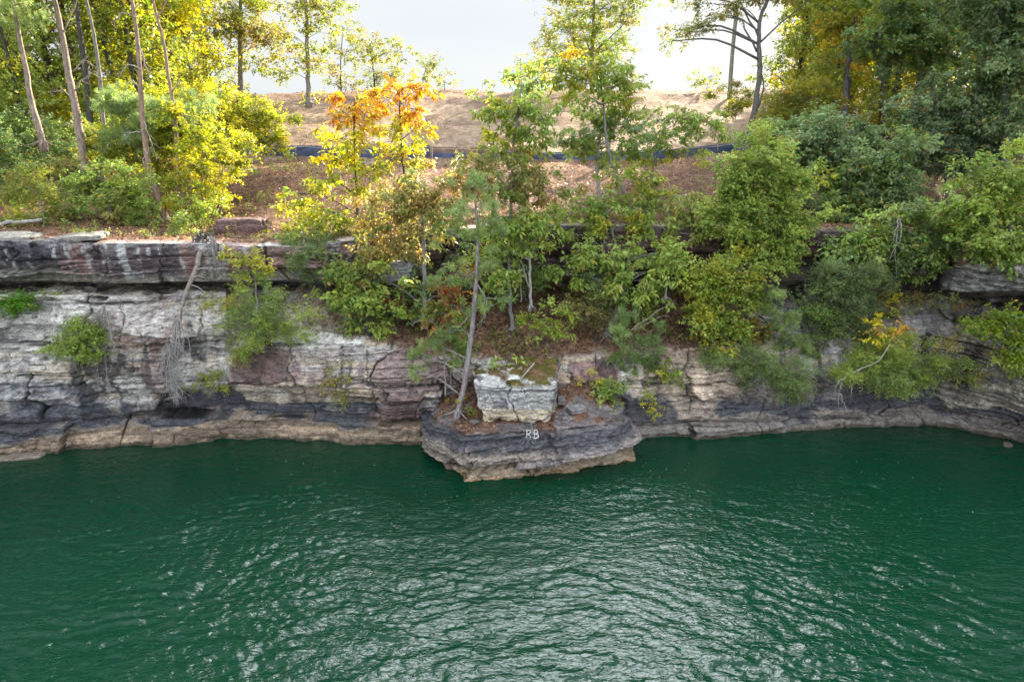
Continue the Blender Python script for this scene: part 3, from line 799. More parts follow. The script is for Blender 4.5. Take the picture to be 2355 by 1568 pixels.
t = plant("pine_tree", "slim smooth grey trunk standing just right of the dark pine", "tree",
          [(242, 345), (236, 260), (228, 165), (214, 70), (198, 0), (180, -110), (160, -260)], 0.13, [(190, -170, 90, 60), (160, -260, 100, 70)], 'pine', PIN, GP, Y=40, bark=GREYB, dens=.9, clump=.6)
t = plant("pine_tree", "bent pine with a forked top and pale dead limbs down its trunk", "pine tree",
          [(382, 506), (352, 420), (338, 360), (328, 280), (322, 180), (316, 90), (308, 30), (296, -40), (270, -220)], 0.15, [(280, -150, 90, 60), (250, -240, 110, 60)], 'pine', PIN, GP, bark=WARMB, dens=.9, clump=.6)
Yt = t.location.y
add_dead(t, [[(308, 32), (322, 0), (330, -30)], [(322, 200), (300, 190), (276, 225)], [(322, 160), (292, 150), (268, 195)], [(332, 280), (345, 320), (362, 360)], [(318, 100), (330, 140), (348, 190)], [(338, 350), (330, 375), (336, 400)], [(310, 40), (280, 30), (262, 60)], [(330, 300), (300, 305), (285, 312)]], Yt - .1, (.36, .33, .31), .03)
t = plant("pine_tree", "slender reddish pine forking into a narrow V near the top", "pine tree",
          [(416, 502), (410, 430), (406, 330), (402, 270), (390, 190), (376, 100), (362, 45), (350, -10), (330, -160)], 0.115, [(340, -130, 70, 50), (310, -200, 90, 50)], 'pine', PIN, GP, bark=WARMB, dens=.9, clump=.6)
add_dead(t, [[(362, 45), (376, 15), (385, -15)], [(394, 215), (402, 205), (408, 190)]], t.location.y, (.25, .2, .17), .04)
# trees on the crest
GC = "trees on the sandy crest"
plant("oak_tree", "straight grey tree beside the leaf edge of the left wood, reddish leaves at its foot", "tree",
      [(553, 236), (553, 150), (552, 60), (553, -40), (553, -200)], .27, [(545, 25, 50, 30), (590, 15, 45, 26), (600, 70, 50, 22, 0, OLO), (560, 95, 40, 28), (620, 105, 36, 30, 0, OLO), (570, 150, 36, 16), (520, 60, 36, 40), (550, -90, 90, 60), (560, 228, 22, 18, -.5, RED)], 'far', np.vstack([OLV, YGR]), GC, Y=66, bark=GREYB, dens=0.90, clump=.6, bscale=1.35)
plant("oak_tree", "straight grey tree alone at the front of the crest with drooping side limbs", "tree",
      [(709, 238), (708, 150), (705, 60), (702, -40), (700, -200)], .24, [(690, 15, 60, 22), (750, 25, 46, 22), (660, 80, 30, 16), (735, 75, 40, 18), (670, 135, 40, 22), (715, 110, 40, 20), (660, 165, 26, 14), (735, 160, 30, 14), (700, -80, 100, 60), (712, 215, 12, 12)], 'far', np.vstack([OLV, YGR]), GC, Y=62, bark=GREYB, dens=0.89, bscale=1.3, clump=.55)
plant("young_tree", "thin young tree on the skyline with sparse olive leaves, left of the bushy one", "tree",
      [(784, 215), (783, 150), (788, 60)], .09, [(800, 70, 30, 22), (780, 110, 26, 20), (800, 120, 34, 22), (770, 165, 26, 18), (755, 195, 22, 14), (795, 190, 24, 14)], 'far', np.vstack([OLV, YGR]), GC, Y=78, bark=DARKB, dens=0.68, clump=.5)
plant("young_tree", "bushy many-stemmed tree on the skyline behind the orange crown", "tree",
      [(862, 215), (858, 160), (850, 90)], .11, [(850, 100, 36, 24), (885, 125, 38, 26), (835, 130, 34, 26), (915, 120, 24, 26), (860, 165, 46, 24), (905, 165, 34, 20), (840, 190, 34, 16)], 'far', np.vstack([OLV, YGR]), GC, Y=80, bark=DARKB, dens=0.79, clump=.5)
plant("young_tree", "small thin tree on the skyline, right of the orange crown", "tree",
      [(968, 212), (975, 175), (985, 135)], .06, [(975, 150, 24, 16), (1000, 148, 24, 16), (965, 180, 24, 14), (995, 180, 20, 12)], 'far', np.vstack([OLV, YGR]), GC, Y=80, bark=DARKB, dens=0.75, clump=.4)
plant("young_tree", "tiny sapling farthest right of the skyline group left of centre", "sapling",
      [(1022, 206), (1022, 190), (1028, 168)], .04, [(1030, 168, 14, 10), (1022, 190, 22, 9)], 'far', np.vstack([OLV, YGR]), GC, Y=80, bark=DARKB, dens=0.75, clump=.35)
plant("oak_tree", "tall wide open crowned tree with a slanting limb, tops the crest in the middle", "tree",
      [(1362, 215), (1361, 130), (1364, 70), (1366, 0), (1368, -90)], .26,
      [(1330, 30, 55, 30), (1400, 20, 60, 28), (1310, 75, 50, 30), (1375, 75, 55, 30), (1430, 50, 30, 34), (1280, 110, 46, 28), (1340, 120, 50, 26), (1400, 115, 44, 22), (1250, 145, 40, 22), (1215, 165, 40, 18), (1440, 115, 20, 8), (1450, 5, 26, 26), (1370, -60, 90, 50), (1300, -40, 60, 40)], 'far', np.vstack([OLV, YGR, GRN]), GC, Y=80, bark=GREYB, dens=0.74, clump=.6, bscale=1.35)
_r = [o for o in SC.objects if o.get("label", "").startswith("tall wide open")][0]
add_dead(_r, [[(1364, 125), (1390, 100), (1430, 60), (1468, 10)], [(1364, 130), (1345, 90), (1330, 40)]], 79.9, DARKB, .09)
shrub("bush", "low dark bush on the skyline right of the wide open crowned tree", "bush", 1456, 205, [(1450, 190, 34, 18), (1435, 170, 18, 14)], 'far', np.vstack([OLV, YGR]), GC, Y=80, dens=.7)
shrub("bush", "round leafy bush on the skyline between the wide tree and the leaning pole", "bush", 1625, 205, [(1605, 185, 16, 14), (1632, 178, 24, 16), (1650, 192, 14, 12), (1618, 196, 24, 8)], 'far', np.vstack([OLV, YGR]), GC, Y=80, dens=.7)

# ================================================================== leaning pole and the forked tree beside it
tb = Tubes(); tb.add(spline([at(1676, 230, 74), at(1684, 120, 74), at(1697, -10, 74), at(1708, -110, 74)], 10), np.linspace(.22, .17, 10), 10, (.24, .27, .23), .02)
o = tb.build("pole", M_BARK); tag(o, "bare leaning greenish pole on the crest, at the edge of the right wood", "pole")
plant("oak_tree", "dark forked tree standing alone on the sand beside the right wood", "tree",
      [(1716, 345), (1722, 310), (1735, 250), (1746, 170), (1745, 90), (1748, 40), (1775, -30), (1790, -150)], .25,
      [(1590, 75, 40, 20), (1560, 70, 36, 16), (1625, 45, 50, 18), (1545, 95, 18, 14), (1690, 20, 40, 16), (1640, 10, 46, 16), (1600, 0, 60, 14), (1720, -10, 40, 20), (1780, -40, 80, 50), (1850, -60, 70, 40), (1700, -60, 80, 40)], 'far', OLV, None, Y=52, bark=(.15, .15, .16), dens=1.2, clump=.5, leaf_scale=.85)
root = bpy.context.scene.objects.get("oak_tree.003") or t
_r = [o for o in SC.objects if o.get("label", "").startswith("dark forked tree")][0]
add_dead(_r, [[(1745, 90), (1720, 40), (1696, -5), (1690, -30)], [(1746, 100), (1790, 60), (1840, 20), (1870, -10)], [(1740, 120), (1715, 70), (1700, 45), (1640, 40)], [(1742, 250), (1755, 200), (1744, 140)]], 52, (.15, .15, .16), .08)

# ================================================================== the two woods behind
def wood_proto(kind, label, cat, group, hgt, pal, pal2, bark, seed, spread=3.0, low=.15, pine=False):
    R = np.random.default_rng(seed)
    root = empty(kind, (0, 0, 0)); tag(root, label, cat, group)
    tb = Tubes(); tp = spline([(0, 0, -.6), (R.normal() * .3, R.normal() * .3, hgt * .5), (R.normal() * .6, R.normal() * .4, hgt)], 12)
    tb.add(tp, np.linspace(.24, .06, 12), 7, bark, .05)
    vs_, fs_, cs_, n0 = [], [], [], 0
    nb = 36
    for k in range(nb):
        q = low + (1 - low) * (k + .5) / nb
        i = min(11, int(q * 11)); s = tp[max(0, i - 1)]
        a = R.uniform(0, 6.283); rd = spread * (1.15 - .75 * q) * R.uniform(.35, 1.0)
        c = tp[i] + np.array([math.cos(a) * rd, math.sin(a) * rd, R.normal() * .3])
        rad = np.array([1.55, 1.55, 1.0]) * R.uniform(.75, 1.35)
        tb.add(spline([s, (s + c) / 2 + np.array([0, 0, .3]), c], 6), np.linspace(.06, .02, 6), 4, bark)
        p, od, kc, pick = tuftpos(c, rad, R, 'far', .52, .6)
        pl = pal if R.uniform() < .7 else pal2
        col = pl[R.integers(0, len(pl), len(kc))][pick] * .6 + pl[R.integers(0, len(pl), len(p))] * .4
        v, f, cc, n = leaf_cloud(p, od, col, 'far', R, 1.0)
        vs_.append(v); fs_.append(f + n0); cs_.append(cc); n0 += len(v)
        for kk in kc[:6]:
            tb.add(np.array([c, (c + kk) / 2 + R.normal(size=3) * .08, kk]), np.array([.022, .016, .008]), 3, bark)
    tb.build("trunk", M_BARK, root); mesh_np("crown", np.concatenate(vs_), np.concatenate(fs_), M_LEAF, np.concatenate(cs_), root)
    return root

def copy_tree(o):
    c = o.copy(); COL.objects.link(c)
    for ch in list(o.children):
        d = ch.copy(); COL.objects.link(d); d.parent = c
    return c

def wood(protos, spots, seed):
    R = np.random.default_rng(seed); used = set()
    for (x, y, k, s) in spots:
        o = protos[k] if k not in used else copy_tree(protos[k]); used.add(k)
        z = drop(x, y)[2]
        o.location = (x, y, z); o.scale = (s, s, s * R.uniform(.95, 1.1)); o.rotation_euler = (R.normal() * .03, R.normal() * .03, R.uniform(0, 6.28))

GL = "trees of the left wood"
LP = [wood_proto("deciduous_tree", "yellow green leafy tree among the many trees of the left wood", "tree", GL, 17, YGR, YEL, np.array(DARKB), 21, 3.2, .08),
      wood_proto("deciduous_tree", "mid green leafy tree among the many trees of the left wood", "tree", GL, 18, LGR, YGR, np.array(DARKB), 22, 3.2, .08),
      wood_proto("deciduous_tree", "golden leafy tree among the many trees of the left wood", "tree", GL, 16, np.vstack([GOL, YGR]), YEL, np.array(DARKB), 23, 3.0, .1)]
ls = [(-26.3, 60, 2, .9), (-27.8, 66, 0, 1.0), (-24, 46, 0, 1.0), (-34, 41, 0, .9), (-28, 41.5, 1, .7), (-30, 48, 1, 1.1), (-36, 46, 0, 1.1), (-27, 53, 0, 1.1), (-33, 55, 2, 1.1), (-40, 54, 1, 1.2), (-25.5, 54, 2, .9), (-46, 50, 0, 1.2),
      (-30, 61, 0, .95), (-33.5, 64, 2, 1.15), (-31, 66, 0, 1.15), (-38, 66, 1, 1.2), (-45, 64, 0, 1.25), (-52, 60, 1, 1.25), (-35, 72, 2, 1.0), (-39, 79, 2, 1.1), (-52, 74, 0, 1.2), (-60, 68, 2, 1.2), (-41, 40, 1, 1.0)]
wood(LP, ls, 5)
GR = "trees of the right wood"
RP = [wood_proto("deciduous_tree", "golden leafy tree among the backlit trees of the right wood", "tree", GR, 17, np.vstack([GOL, YEL]), YEL, np.array(DARKB), 31, 3.0, .12),
      wood_proto("deciduous_tree", "yellow green tree among the backlit trees of the right wood", "tree", GR, 18, np.vstack([YGR, LGR]), YEL, np.array(DARKB), 32, 3.2, .12),
      wood_proto("deciduous_tree", "dark green tree among the backlit trees of the right wood", "tree", GR, 19, np.vstack([GRN, LGR]), YGR, np.array(DARKB), 33, 3.2, .2)]
rs = [(26.2, 67, 1, .9), (30, 76, 0, .9), (27, 61, 1, .9), (24.5, 55, 0, .62), (28.5, 55, 1, .8), (33, 50, 0, .8), (39, 50, 1, .9), (29.5, 67, 0, .8), (33.5, 84, 0, 1.1), (38, 88, 1, 1.2), (42, 92, 0, 1.1), (55, 84, 0, 1.3), (26.5, 64, 1, 1.0), (32, 73, 0, 1.0), (30, 70, 0, 1.1), (31, 60, 1, 1.0), (35, 66, 0, 1.1), (36, 56, 2, 1.0), (40, 62, 0, 1.1), (41, 72, 0, 1.2), (46, 64, 2, 1.1), (47, 55, 0, 1.0), (52, 68, 0, 1.2), (36, 76, 1, 1.15), (57, 60, 2, 1.2), (36, 80, 1, .9), (40, 82, 1, 1.0), (60, 75, 0, 1.2), (48, 78, 1, 1.2), (44, 48, 2, 1.0), (52, 52, 2, 1.1)]
wood(RP, rs, 6)
def on_px(px, Y): return ((px - W / 2) / F * Y, Y)
GT = "tall trees with high crowns in the right wood"
TP = [wood_proto("tall_tree", "tall straight dark trunk with its crown high above the right wood", "tree", GT, 26, DGR, np.vstack([GRN, GOL]), np.array(DARKB), 41, 3.8, .64)]
wood(TP, [(*on_px(a, b), 0, c) for a, b, c in ((1905, 50, 1.0), (2045, 47, 1.1), (2175, 44, 1.0), (2250, 50, 1.2), (2370, 45, 1.1), (2000, 58, 1.1), (2480, 50, 1.2), (1840, 60, .95), (2620, 46, 1.2), (2120, 60, 1.2))], 8)
GT2 = "tall trees with high crowns in the left wood"
TP = [wood_proto("tall_tree", "tall dark trunk with its crown high above the left wood", "tree", GT2, 24, LGR, YGR, np.array(DARKB), 42, 4.0, .58)]
wood(TP, [(*on_px(a, b), 0, c) for a, b, c in ((130, 50, 1.1), (20, 47, 1.1), (250, 52, 1.0), (345, 50, 1.0), (430, 56, 1.0), (-120, 46, 1.2), (90, 60, 1.2), (-260, 50, 1.2))], 9)

# ================================================================== bushes under the left wood
GB = "bushes under the left pines"
BUSH = [
    ("bush", "bright yellow bush in the sun below the slender forked pine, next to the bare litter", (470, 440), [(450, 320, 44, 30), (500, 395, 40, 26), (440, 420, 40, 24), (520, 335, 36, 22), (430, 270, 50, 26), (480, 455, 36, 18), (460, 365, 34, 20)], 'small', np.vstack([YEL, YGR]), 33),
    ("maple_tree", "broad layered yellow green maple reaching out to the fence", (540, 345), [(560, 255, 60, 28), (600, 290, 60, 30), (645, 280, 32, 26), (530, 290, 60, 40), (500, 230, 60, 30), (625, 330, 36, 20), (560, 320, 50, 24)], 'small', np.vstack([YGR, YEL]), 40),
    ("bush", "feathery grey green young pine spreading between the bent pine and the forked pine", (300, 420), [(260, 240, 60, 30), (300, 265, 50, 36), (370, 255, 60, 30), (430, 240, 50, 24), (280, 310, 60, 36)], 'pine', PIN, 35),
    ("bush", "olive bush right behind the bent pine at half height", (290, 400), [(280, 340, 60, 40), (240, 320, 50, 36), (365, 330, 46, 50), (355, 400, 40, 40)], 'small', YGR, 37),
    ("bush", "dense green bush at the foot of the pines beside the bent trunk", (290, 480), [(230, 410, 60, 40), (290, 430, 50, 40), (330, 470, 40, 30), (270, 470, 50, 24)], 'small', np.vstack([GRN, LGR]), 31.5),
    ("bush", "dull green bush filling the lower left between the straight pine and the pale sapling", (190, 460), [(170, 410, 40, 36), (200, 440, 46, 30), (150, 450, 36, 30)], 'small', np.vstack([GRN, OLV]), 32),
    ("bush", "blue green bush beside the straight scaly pine foot", (120, 360), [(110, 320, 60, 46), (60, 330, 50, 46), (150, 340, 40, 40), (30, 300, 50, 40)], 'small', np.vstack([GRN, DGR]), 38),
    ("bush", "dark shaded bush at the far left edge of the slope", (20, 430), [(15, 380, 45, 60), (50, 420, 36, 40), (10, 330, 30, 40)], 'small', np.vstack([DGR, GRN]), 34),
    ("bush", "small round bush on the rim below the twin pine feet", (410, 540), [(405, 522, 26, 16), (430, 528, 20, 10)], 'tiny', np.vstack([LGR, GRN]), None),
    ("bush", "low green bush at the base of the bent pine, to its left", (350, 520), [(345, 495, 26, 18), (370, 505, 20, 14), (320, 505, 22, 12)], 'small', GRN, None),
    ("bush", "yellow leafy spray at the rim edge right of the slender pine foot", (480, 520), [(470, 490, 40, 18), (510, 485, 34, 14), (445, 470, 34, 20)], 'small', np.vstack([YGR, LGR]), 31),
    ("bush", "small clump of green by the fallen log at the left edge", (25, 520), [(22, 490, 26, 18), (45, 500, 20, 10)], 'small', np.vstack([LGR, YGR]), None),
    ("bush", "tall lime yellow bush in full sun behind the forked pine trunk", (430, 380), [(400, 260, 60, 40), (450, 240, 60, 36), (430, 310, 60, 40), (370, 300, 50, 40), (480, 280, 50, 36), (340, 240, 60, 36)], 'small', np.vstack([YGR, YEL]), 38),
    ("bush", "sunlit yellow bush against the left end of the black fence", (510, 400), [(520, 350, 40, 30), (540, 370, 30, 24), (490, 370, 40, 36), (530, 320, 40, 26)], 'small', np.vstack([YEL, YGR]), 36),
    ("bush", "shady green bush behind the dark trunked pine", (200, 380), [(215, 300, 50, 40), (180, 330, 40, 36), (240, 350, 46, 36), (225, 240, 50, 40)], 'small', np.vstack([GRN, YGR]), 43),
    ("bush", "lime bush glowing behind the leaning left pine", (70, 350), [(60, 260, 50, 40), (110, 250, 46, 40), (30, 250, 40, 40), (140, 290, 40, 36)], 'small', np.vstack([YGR, YEL]), 44),
    ("bush", "wide green bush on the rim between the pale sapling and the bent pine", (230, 500), [(200, 475, 40, 20), (250, 480, 40, 20), (150, 480, 36, 20)], 'small', np.vstack([GRN, OLV]), 30),
    ("bush", "yellow dotted shrub midway up the lit left slope", (410, 470), [(440, 380, 30, 30), (400, 440, 30, 30), (500, 450, 30, 20)], 'small', np.vstack([YEL, YGR]), 32),
]
for k, (kd, lb, b, bl, lt, pl, Yb) in enumerate(BUSH):
    shrub(kd, lb, "bush" if kd == "bush" else "tree", b[0], b[1], bl, lt, pl, GB if kd == "bush" else None, seed=k, Y=Yb, clump=.32, dens=1.6, bscale=.98)
plant("sapling", "pale sapling with several thin white stems above the left rim", "sapling",
      [(102, 520), (96, 480), (85, 440)], .03, [(60, 410, 36, 26), (80, 440, 34, 26), (50, 440, 26, 26), (95, 465, 18, 16)], 'tiny', np.vstack([YGR, OLV]), None, bark=PALEB, dens=1.5, clump=.3)

# ================================================================== centre trees
plant("sourwood_tree", "small orange topped tree above the fence, yellow lower leaves", "tree",
      [(938, 480), (932, 420), (924, 350), (920, 270), (918, 215)], .07,
      [(900, 200, 36, 22, 0, ORG), (945, 195, 36, 20, 0, ORG), (985, 210, 28, 14, 0, ORG), (925, 240, 40, 20, 0, ORG), (870, 225, 30, 24, 0, ORG), (960, 250, 18, 12, 0, ORG), (935, 280, 34, 16, 0, np.vstack([ORG, YEL])), (975, 300, 24, 16, 0, np.vstack([ORG, YEL])), (905, 320, 46, 20, 0, YEL), (950, 330, 34, 18, 0, YEL), (880, 300, 22, 14, 0, YEL), (900, 370, 46, 20, 0, np.vstack([YEL, OLO])), (950, 380, 40, 22, 0, np.vstack([YEL, OLO])), (910, 410, 40, 22, 0, OLO)],
      'hang', ORG, None, Y=33, bark=DARKB, dens=1.25, clump=.30)
plant("sourwood_tree", "yellow leafed tree with an orange top, left of the small orange topped one", "tree",
      [(822, 505), (820, 440), (815, 360), (812, 280), (815, 225)], .075,
      [(810, 230, 40, 20, 0, ORG), (840, 260, 36, 24, 0, ORG), (790, 260, 24, 24, 0, ORG), (830, 290, 36, 18, 0, np.vstack([ORG, YEL])), (780, 320, 40, 26, 0, YEL), (830, 330, 34, 24, 0, YEL), (760, 370, 30, 20, 0, YEL), (800, 380, 44, 24, 0, np.vstack([YEL, YGR])), (840, 400, 30, 20, 0, YGR), (740, 420, 46, 18, 0, YGR), (790, 440, 40, 22, 0, YGR), (690, 445, 34, 16, 0, YGR), (700, 480, 50, 18, 0, np.vstack([YGR, YEL])), (660, 475, 24, 14, 0, YGR)],
      'hang', YEL, None, Y=31.5, bark=DARKB, dens=1.3, clump=.30)
plant("hickory_tree", "bushy lime green tree spilling over the ledge below the yellow one", "tree",
      [(790, 640), (785, 580), (775, 520)], .07,
      [(700, 530, 50, 24, 0, YGR), (770, 500, 50, 22, 0, YGR), (800, 540, 60, 30, 0, np.vstack([YGR, LGR])), (750, 560, 60, 30, 0, LGR), (830, 580, 40, 30, 0, LGR), (720, 590, 36, 26, 0, GRN), (790, 600, 50, 30, 0, LGR), (840, 530, 30, 24, 0, YGR)],
      'broad', LGR, None, Y=29.5, bark=DARKB, dens=1.8, clump=.34)
plant("maple_tree", "fresh green maple at the foot of the ledge, over the white edged rock", "tree",
      [(846, 760), (842, 720), (835, 670)], .07,
      [(790, 640, 40, 26), (840, 640, 50, 26), (880, 670, 40, 24), (800, 680, 44, 26), (850, 700, 50, 28), (830, 740, 44, 24), (780, 610, 30, 20), (895, 715, 26, 16)], 'broad', np.vstack([LGR, GRN]), None, Y=27.3, bark=DARKB, dens=1.9, clump=.34)
plant("sourwood_tree", "olive brown leafed tree with a straight grey trunk, left of the pine", "tree",
      [(975, 735), (975, 660), (975, 580), (972, 520), (968, 450)], .13,
      [(930, 450, 60, 26, 0, OLO), (990, 470, 50, 26), (900, 480, 40, 22, 0, OLO), (950, 500, 60, 24), (1010, 520, 46, 22), (880, 520, 36, 18, 0, OLO), (900, 560, 40, 20, 0, OLO), (940, 560, 36, 18, 0, OLO), (870, 600, 36, 30, 0, OLV), (1000, 560, 46, 18), (920, 590, 30, 12, 0, OLO), (830, 590, 26, 24, 0, OLO), (960, 420, 46, 20), (1020, 470, 40, 20), (840, 640, 24, 20, 0, OLO)],
      'hang', OLV, None, Y=28, bark=(.25, .24, .245), bscale=1.22, dens=1.45, clump=.32)
_r = [o for o in SC.objects if o.get("label", "").startswith("olive brown")][0]
add_dead(_r, [[(974, 585), (940, 605), (910, 600), (880, 610)]], 27.9, (.33, .32, .31), .035)
plant("sourwood_tree", "tall slim tree with a mottled trunk and olive top, just right of the pine", "tree",
      [(1178, 757), (1172, 690), (1170, 600), (1170, 520), (1176, 430), (1182, 330), (1195, 240), (1200, 190)], .095,
      [(1180, 215, 30, 18), (1215, 220, 40, 18), (1150, 235, 46, 18, 0, YGR), (1190, 260, 50, 20), (1240, 260, 40, 20), (1160, 290, 36, 18, 0, YGR), (1220, 300, 50, 20), (1150, 320, 24, 14, 0, YGR), (1200, 345, 44, 16, 0, YGR), (1240, 320, 24, 14),
       (1120, 380, 50, 22, 0, OLV), (1180, 390, 60, 24, 0, OLV), (1240, 400, 50, 20, 0, OLV), (1130, 420, 50, 22, 0, OLV), (1210, 430, 50, 20, 0, OLV), (1170, 450, 50, 18, 0, np.vstack([OLV, GRN])), (1080, 390, 40, 24, 0, OLV), (1060, 420, 40, 22, 0, OLO), (1270, 440, 36, 16, 0, OLO), (1180, 350, 24, 14, 0, GOL)],
      'hang', np.vstack([LGR, LGR, GRN]), None, bark=(.24, .235, .235), bscale=1.12, dens=1.35, clump=.32)
plant("hickory_tree", "green drooping leafed tree with a white forked stem behind the boulder", "tree",
      [(1219, 705), (1219, 650), (1218, 605), (1228, 570), (1232, 540)], .075,
      [(1190, 480, 50, 20), (1240, 490, 46, 20), (1160, 500, 46, 24), (1210, 520, 60, 24), (1250, 540, 36, 22), (1180, 550, 50, 22), (1225, 565, 34, 16), (1150, 540, 40, 24), (1130, 575, 36, 16), (1265, 515, 26, 20)], 'hang', np.vstack([LGR, LGR, GRN]), None, Y=28.8, bark=PALEB, dens=1.6, clump=.34)
_r = [o for o in SC.objects if o.get("label", "").startswith("green drooping")][0]
add_dead(_r, [[(1218, 606), (1208, 580), (1200, 560)], [(1218, 660), (1206, 630), (1200, 610)]], 28.8, PALEB, .04)
plant("sapling", "very thin mottled stem standing just left of the white forked stem", "sapling",
      [(1198, 690), (1196, 640), (1193, 590)], .03, [(1190, 575, 24, 14), (1195, 600, 12, 8)], 'broad', LGR, None, Y=29.3, bark=PALEB, dens=1.3, clump=.25)
plant("hickory_tree", "tall green tree whose top reaches the skyline right of centre, yellow tips", "tree",
      [(1447, 470), (1425, 420), (1405, 370), (1392, 300), (1385, 220), (1380, 160)], .10,
      [(1310, 160, 40, 22, 0, np.vstack([YGR, GOL])), (1350, 150, 40, 22, 0, GOL), (1390, 150, 40, 22), (1420, 165, 36, 24), (1260, 160, 46, 20, 0, np.vstack([GRN, YGR])), (1230, 190, 40, 20, 0, GRN), (1290, 195, 46, 20, 0, YGR), (1350, 190, 46, 20, 0, np.vstack([LGR, YGR])), (1410, 200, 46, 20), (1450, 190, 30, 16), (1190, 180, 40, 18, 0, GRN), (1370, 240, 50, 20), (1430, 230, 40, 18, 0, YGR), (1310, 230, 30, 16)],
      'hang', np.vstack([LGR, LGR, GRN]), None, Y=34, bark=(.2, .2, .205), dens=1.35, clump=.34)
plant("hickory_tree", "dense dull green crown across the fence, right of centre", "tree",
      [(1380, 480), (1376, 430), (1372, 370), (1380, 310)], .13,
      [(1400, 270, 46, 26), (1440, 290, 46, 24), (1370, 300, 46, 24), (1330, 310, 40, 22), (1400, 325, 56, 22), (1450, 330, 36, 20), (1340, 345, 40, 18, 0, np.vstack([LGR, YGR])), (1420, 355, 40, 16), (1310, 340, 24, 14)],
      'hang', np.vstack([GRN, DGR, LGR]), None, Y=35, bark=(.28, .28, .285), dens=1.55, clump=.34)
plant("hickory_tree", "green and yellow tree rooted on the ledge with twin stems, above the leaning trunk", "tree",
      [(1388, 590), (1388, 540), (1395, 500), (1430, 450)], .07,
      [(1420, 400, 36, 18, 0, YGR), (1450, 420, 40, 18, 0, YGR), (1340, 470, 46, 20), (1400, 470, 56, 22), (1450, 480, 40, 20, 0, np.vstack([YGR, YEL])), (1310, 500, 40, 20), (1370, 510, 46, 18), (1430, 510, 46, 20, 0, YGR), (1480, 490, 36, 20), (1330, 540, 26, 14), (1400, 545, 40, 12)], 'broad', np.vstack([LGR, GRN]), None, Y=30.4, bark=GREYB, dens=1.5, clump=.34)
_r = [o for o in SC.objects if o.get("label", "").startswith("green and yellow tree")][0]
add_dead(_r, [[(1424, 605), (1416, 560), (1400, 510), (1392, 490)]], 30.3, GREYB, .09)
plant("hickory_tree", "small light green tree leaning across the fence at its right end", "tree",
      [(1496, 450), (1502, 390), (1508, 335), (1525, 300)], .06,
      [(1520, 280, 40, 20), (1570, 275, 46, 20), (1620, 280, 40, 16), (1540, 310, 46, 18), (1500, 320, 30, 16), (1590, 310, 46, 16), (1510, 370, 30, 10, 0, YGR), (1560, 350, 46, 14, 0, YGR), (1650, 300, 26, 10), (1600, 255, 30, 10)], 'hang', np.vstack([LGR, GRN]), None, Y=36, bark=GREYB, dens=1.25, clump=.32)
plant("hickory_tree", "light green crown hanging in front of the dark ledge, left of the big shaded maple", "tree",
      [(1535, 600), (1535, 540), (1540, 480)], .07,
      [(1510, 440, 40, 18, 0, YGR), (1550, 450, 46, 20), (1590, 470, 36, 20), (1520, 480, 46, 20), (1570, 500, 46, 18), (1500, 520, 40, 16), (1560, 535, 46, 14), (1610, 510, 24, 16)], 'hang', np.vstack([LGR, OLV]), None, Y=30.5, bark=PALEB, dens=1.35, clump=.32)
plant("hickory_tree", "wide bright green crown on a thick leaning dark and white trunk", "tree",
      [(1393, 772), (1408, 735), (1422, 700), (1436, 650), (1446, 600)], .17,
      [(1340, 600, 40, 26), (1390, 590, 50, 26), (1440, 600, 50, 26), (1490, 590, 50, 24), (1540, 580, 46, 24), (1300, 630, 40, 20), (1360, 640, 50, 22), (1430, 640, 50, 24), (1500, 625, 50, 24), (1560, 610, 40, 24), (1450, 680, 44, 24), (1400, 660, 36, 20), (1500, 670, 40, 18), (1330, 580, 24, 20), (1550, 640, 30, 14), (1460, 720, 34, 14)], 'hang', np.vstack([LGR, LGR, GRN]), None, bark=(.19, .19, .195), dens=1.7, clump=.36)
plant("sapling", "short pale trunk showing beneath the bright green crown", "sapling", [(1530, 686), (1534, 650), (1538, 610)], .07, [(1545, 600, 30, 16), (1520, 580, 24, 14)], 'broad', LGR, None, Y=28.8, bark=PALEB, dens=1.5)

# ---- the pine on the promontory and the saplings beside it
plant("pine_tree", "slender pine with a bare lower trunk growing on the promontory beside the boulder", "pine tree",
      [(1053, 948), (1066, 890), (1078, 810), (1088, 730), (1094, 650), (1098, 580), (1097, 520), (1092, 450)], .125,
      [(1090, 430, 40, 24), (1120, 470, 36, 18), (1060, 480, 36, 18), (1130, 520, 40, 18), (1150, 505, 24, 14), (1060, 540, 34, 14), (1110, 560, 30, 16), (1050, 630, 44, 16), (1030, 645, 26, 12), (1080, 620, 30, 14), (1130, 620, 30, 14), (1120, 700, 40, 13), (1150, 690, 20, 8), (1060, 715, 26, 12), (1040, 760, 26, 14), (990, 790, 34, 18), (965, 820, 30, 20), (955, 850, 22, 14)], 'pine', PIN, None, Y=24.9, bark=(.27, .25, .26), dens=1.15, clump=.22)
_r = [o for o in SC.objects if o.get("label", "").startswith("slender pine with")][0]
add_dead(_r, [[(1090, 720), (1070, 740), (1045, 755), (1010, 790), (985, 800)], [(1098, 655), (1118, 690), (1112, 730), (1095, 750)], [(1096, 620), (1080, 635), (1060, 640)]], 24.9, (.27, .25, .26), .03)
plant("sapling", "sapling with red tinged leaves and twin thin stems left of the promontory pine", "sapling",
      [(1024, 905), (1022, 830), (1026, 760), (1020, 690)], .032, [(1005, 680, 30, 22), (1020, 720, 30, 24), (1040, 700, 20, 18), (1000, 725, 22, 18), (1020, 765, 26, 16), (1045, 760, 24, 18, 0, GRN), (1045, 800, 20, 24, 0, GRN), (1010, 650, 16, 12)], 'broad', MIXR, None, Y=25.6, bark=PALEB, dens=1.5, clump=.26)
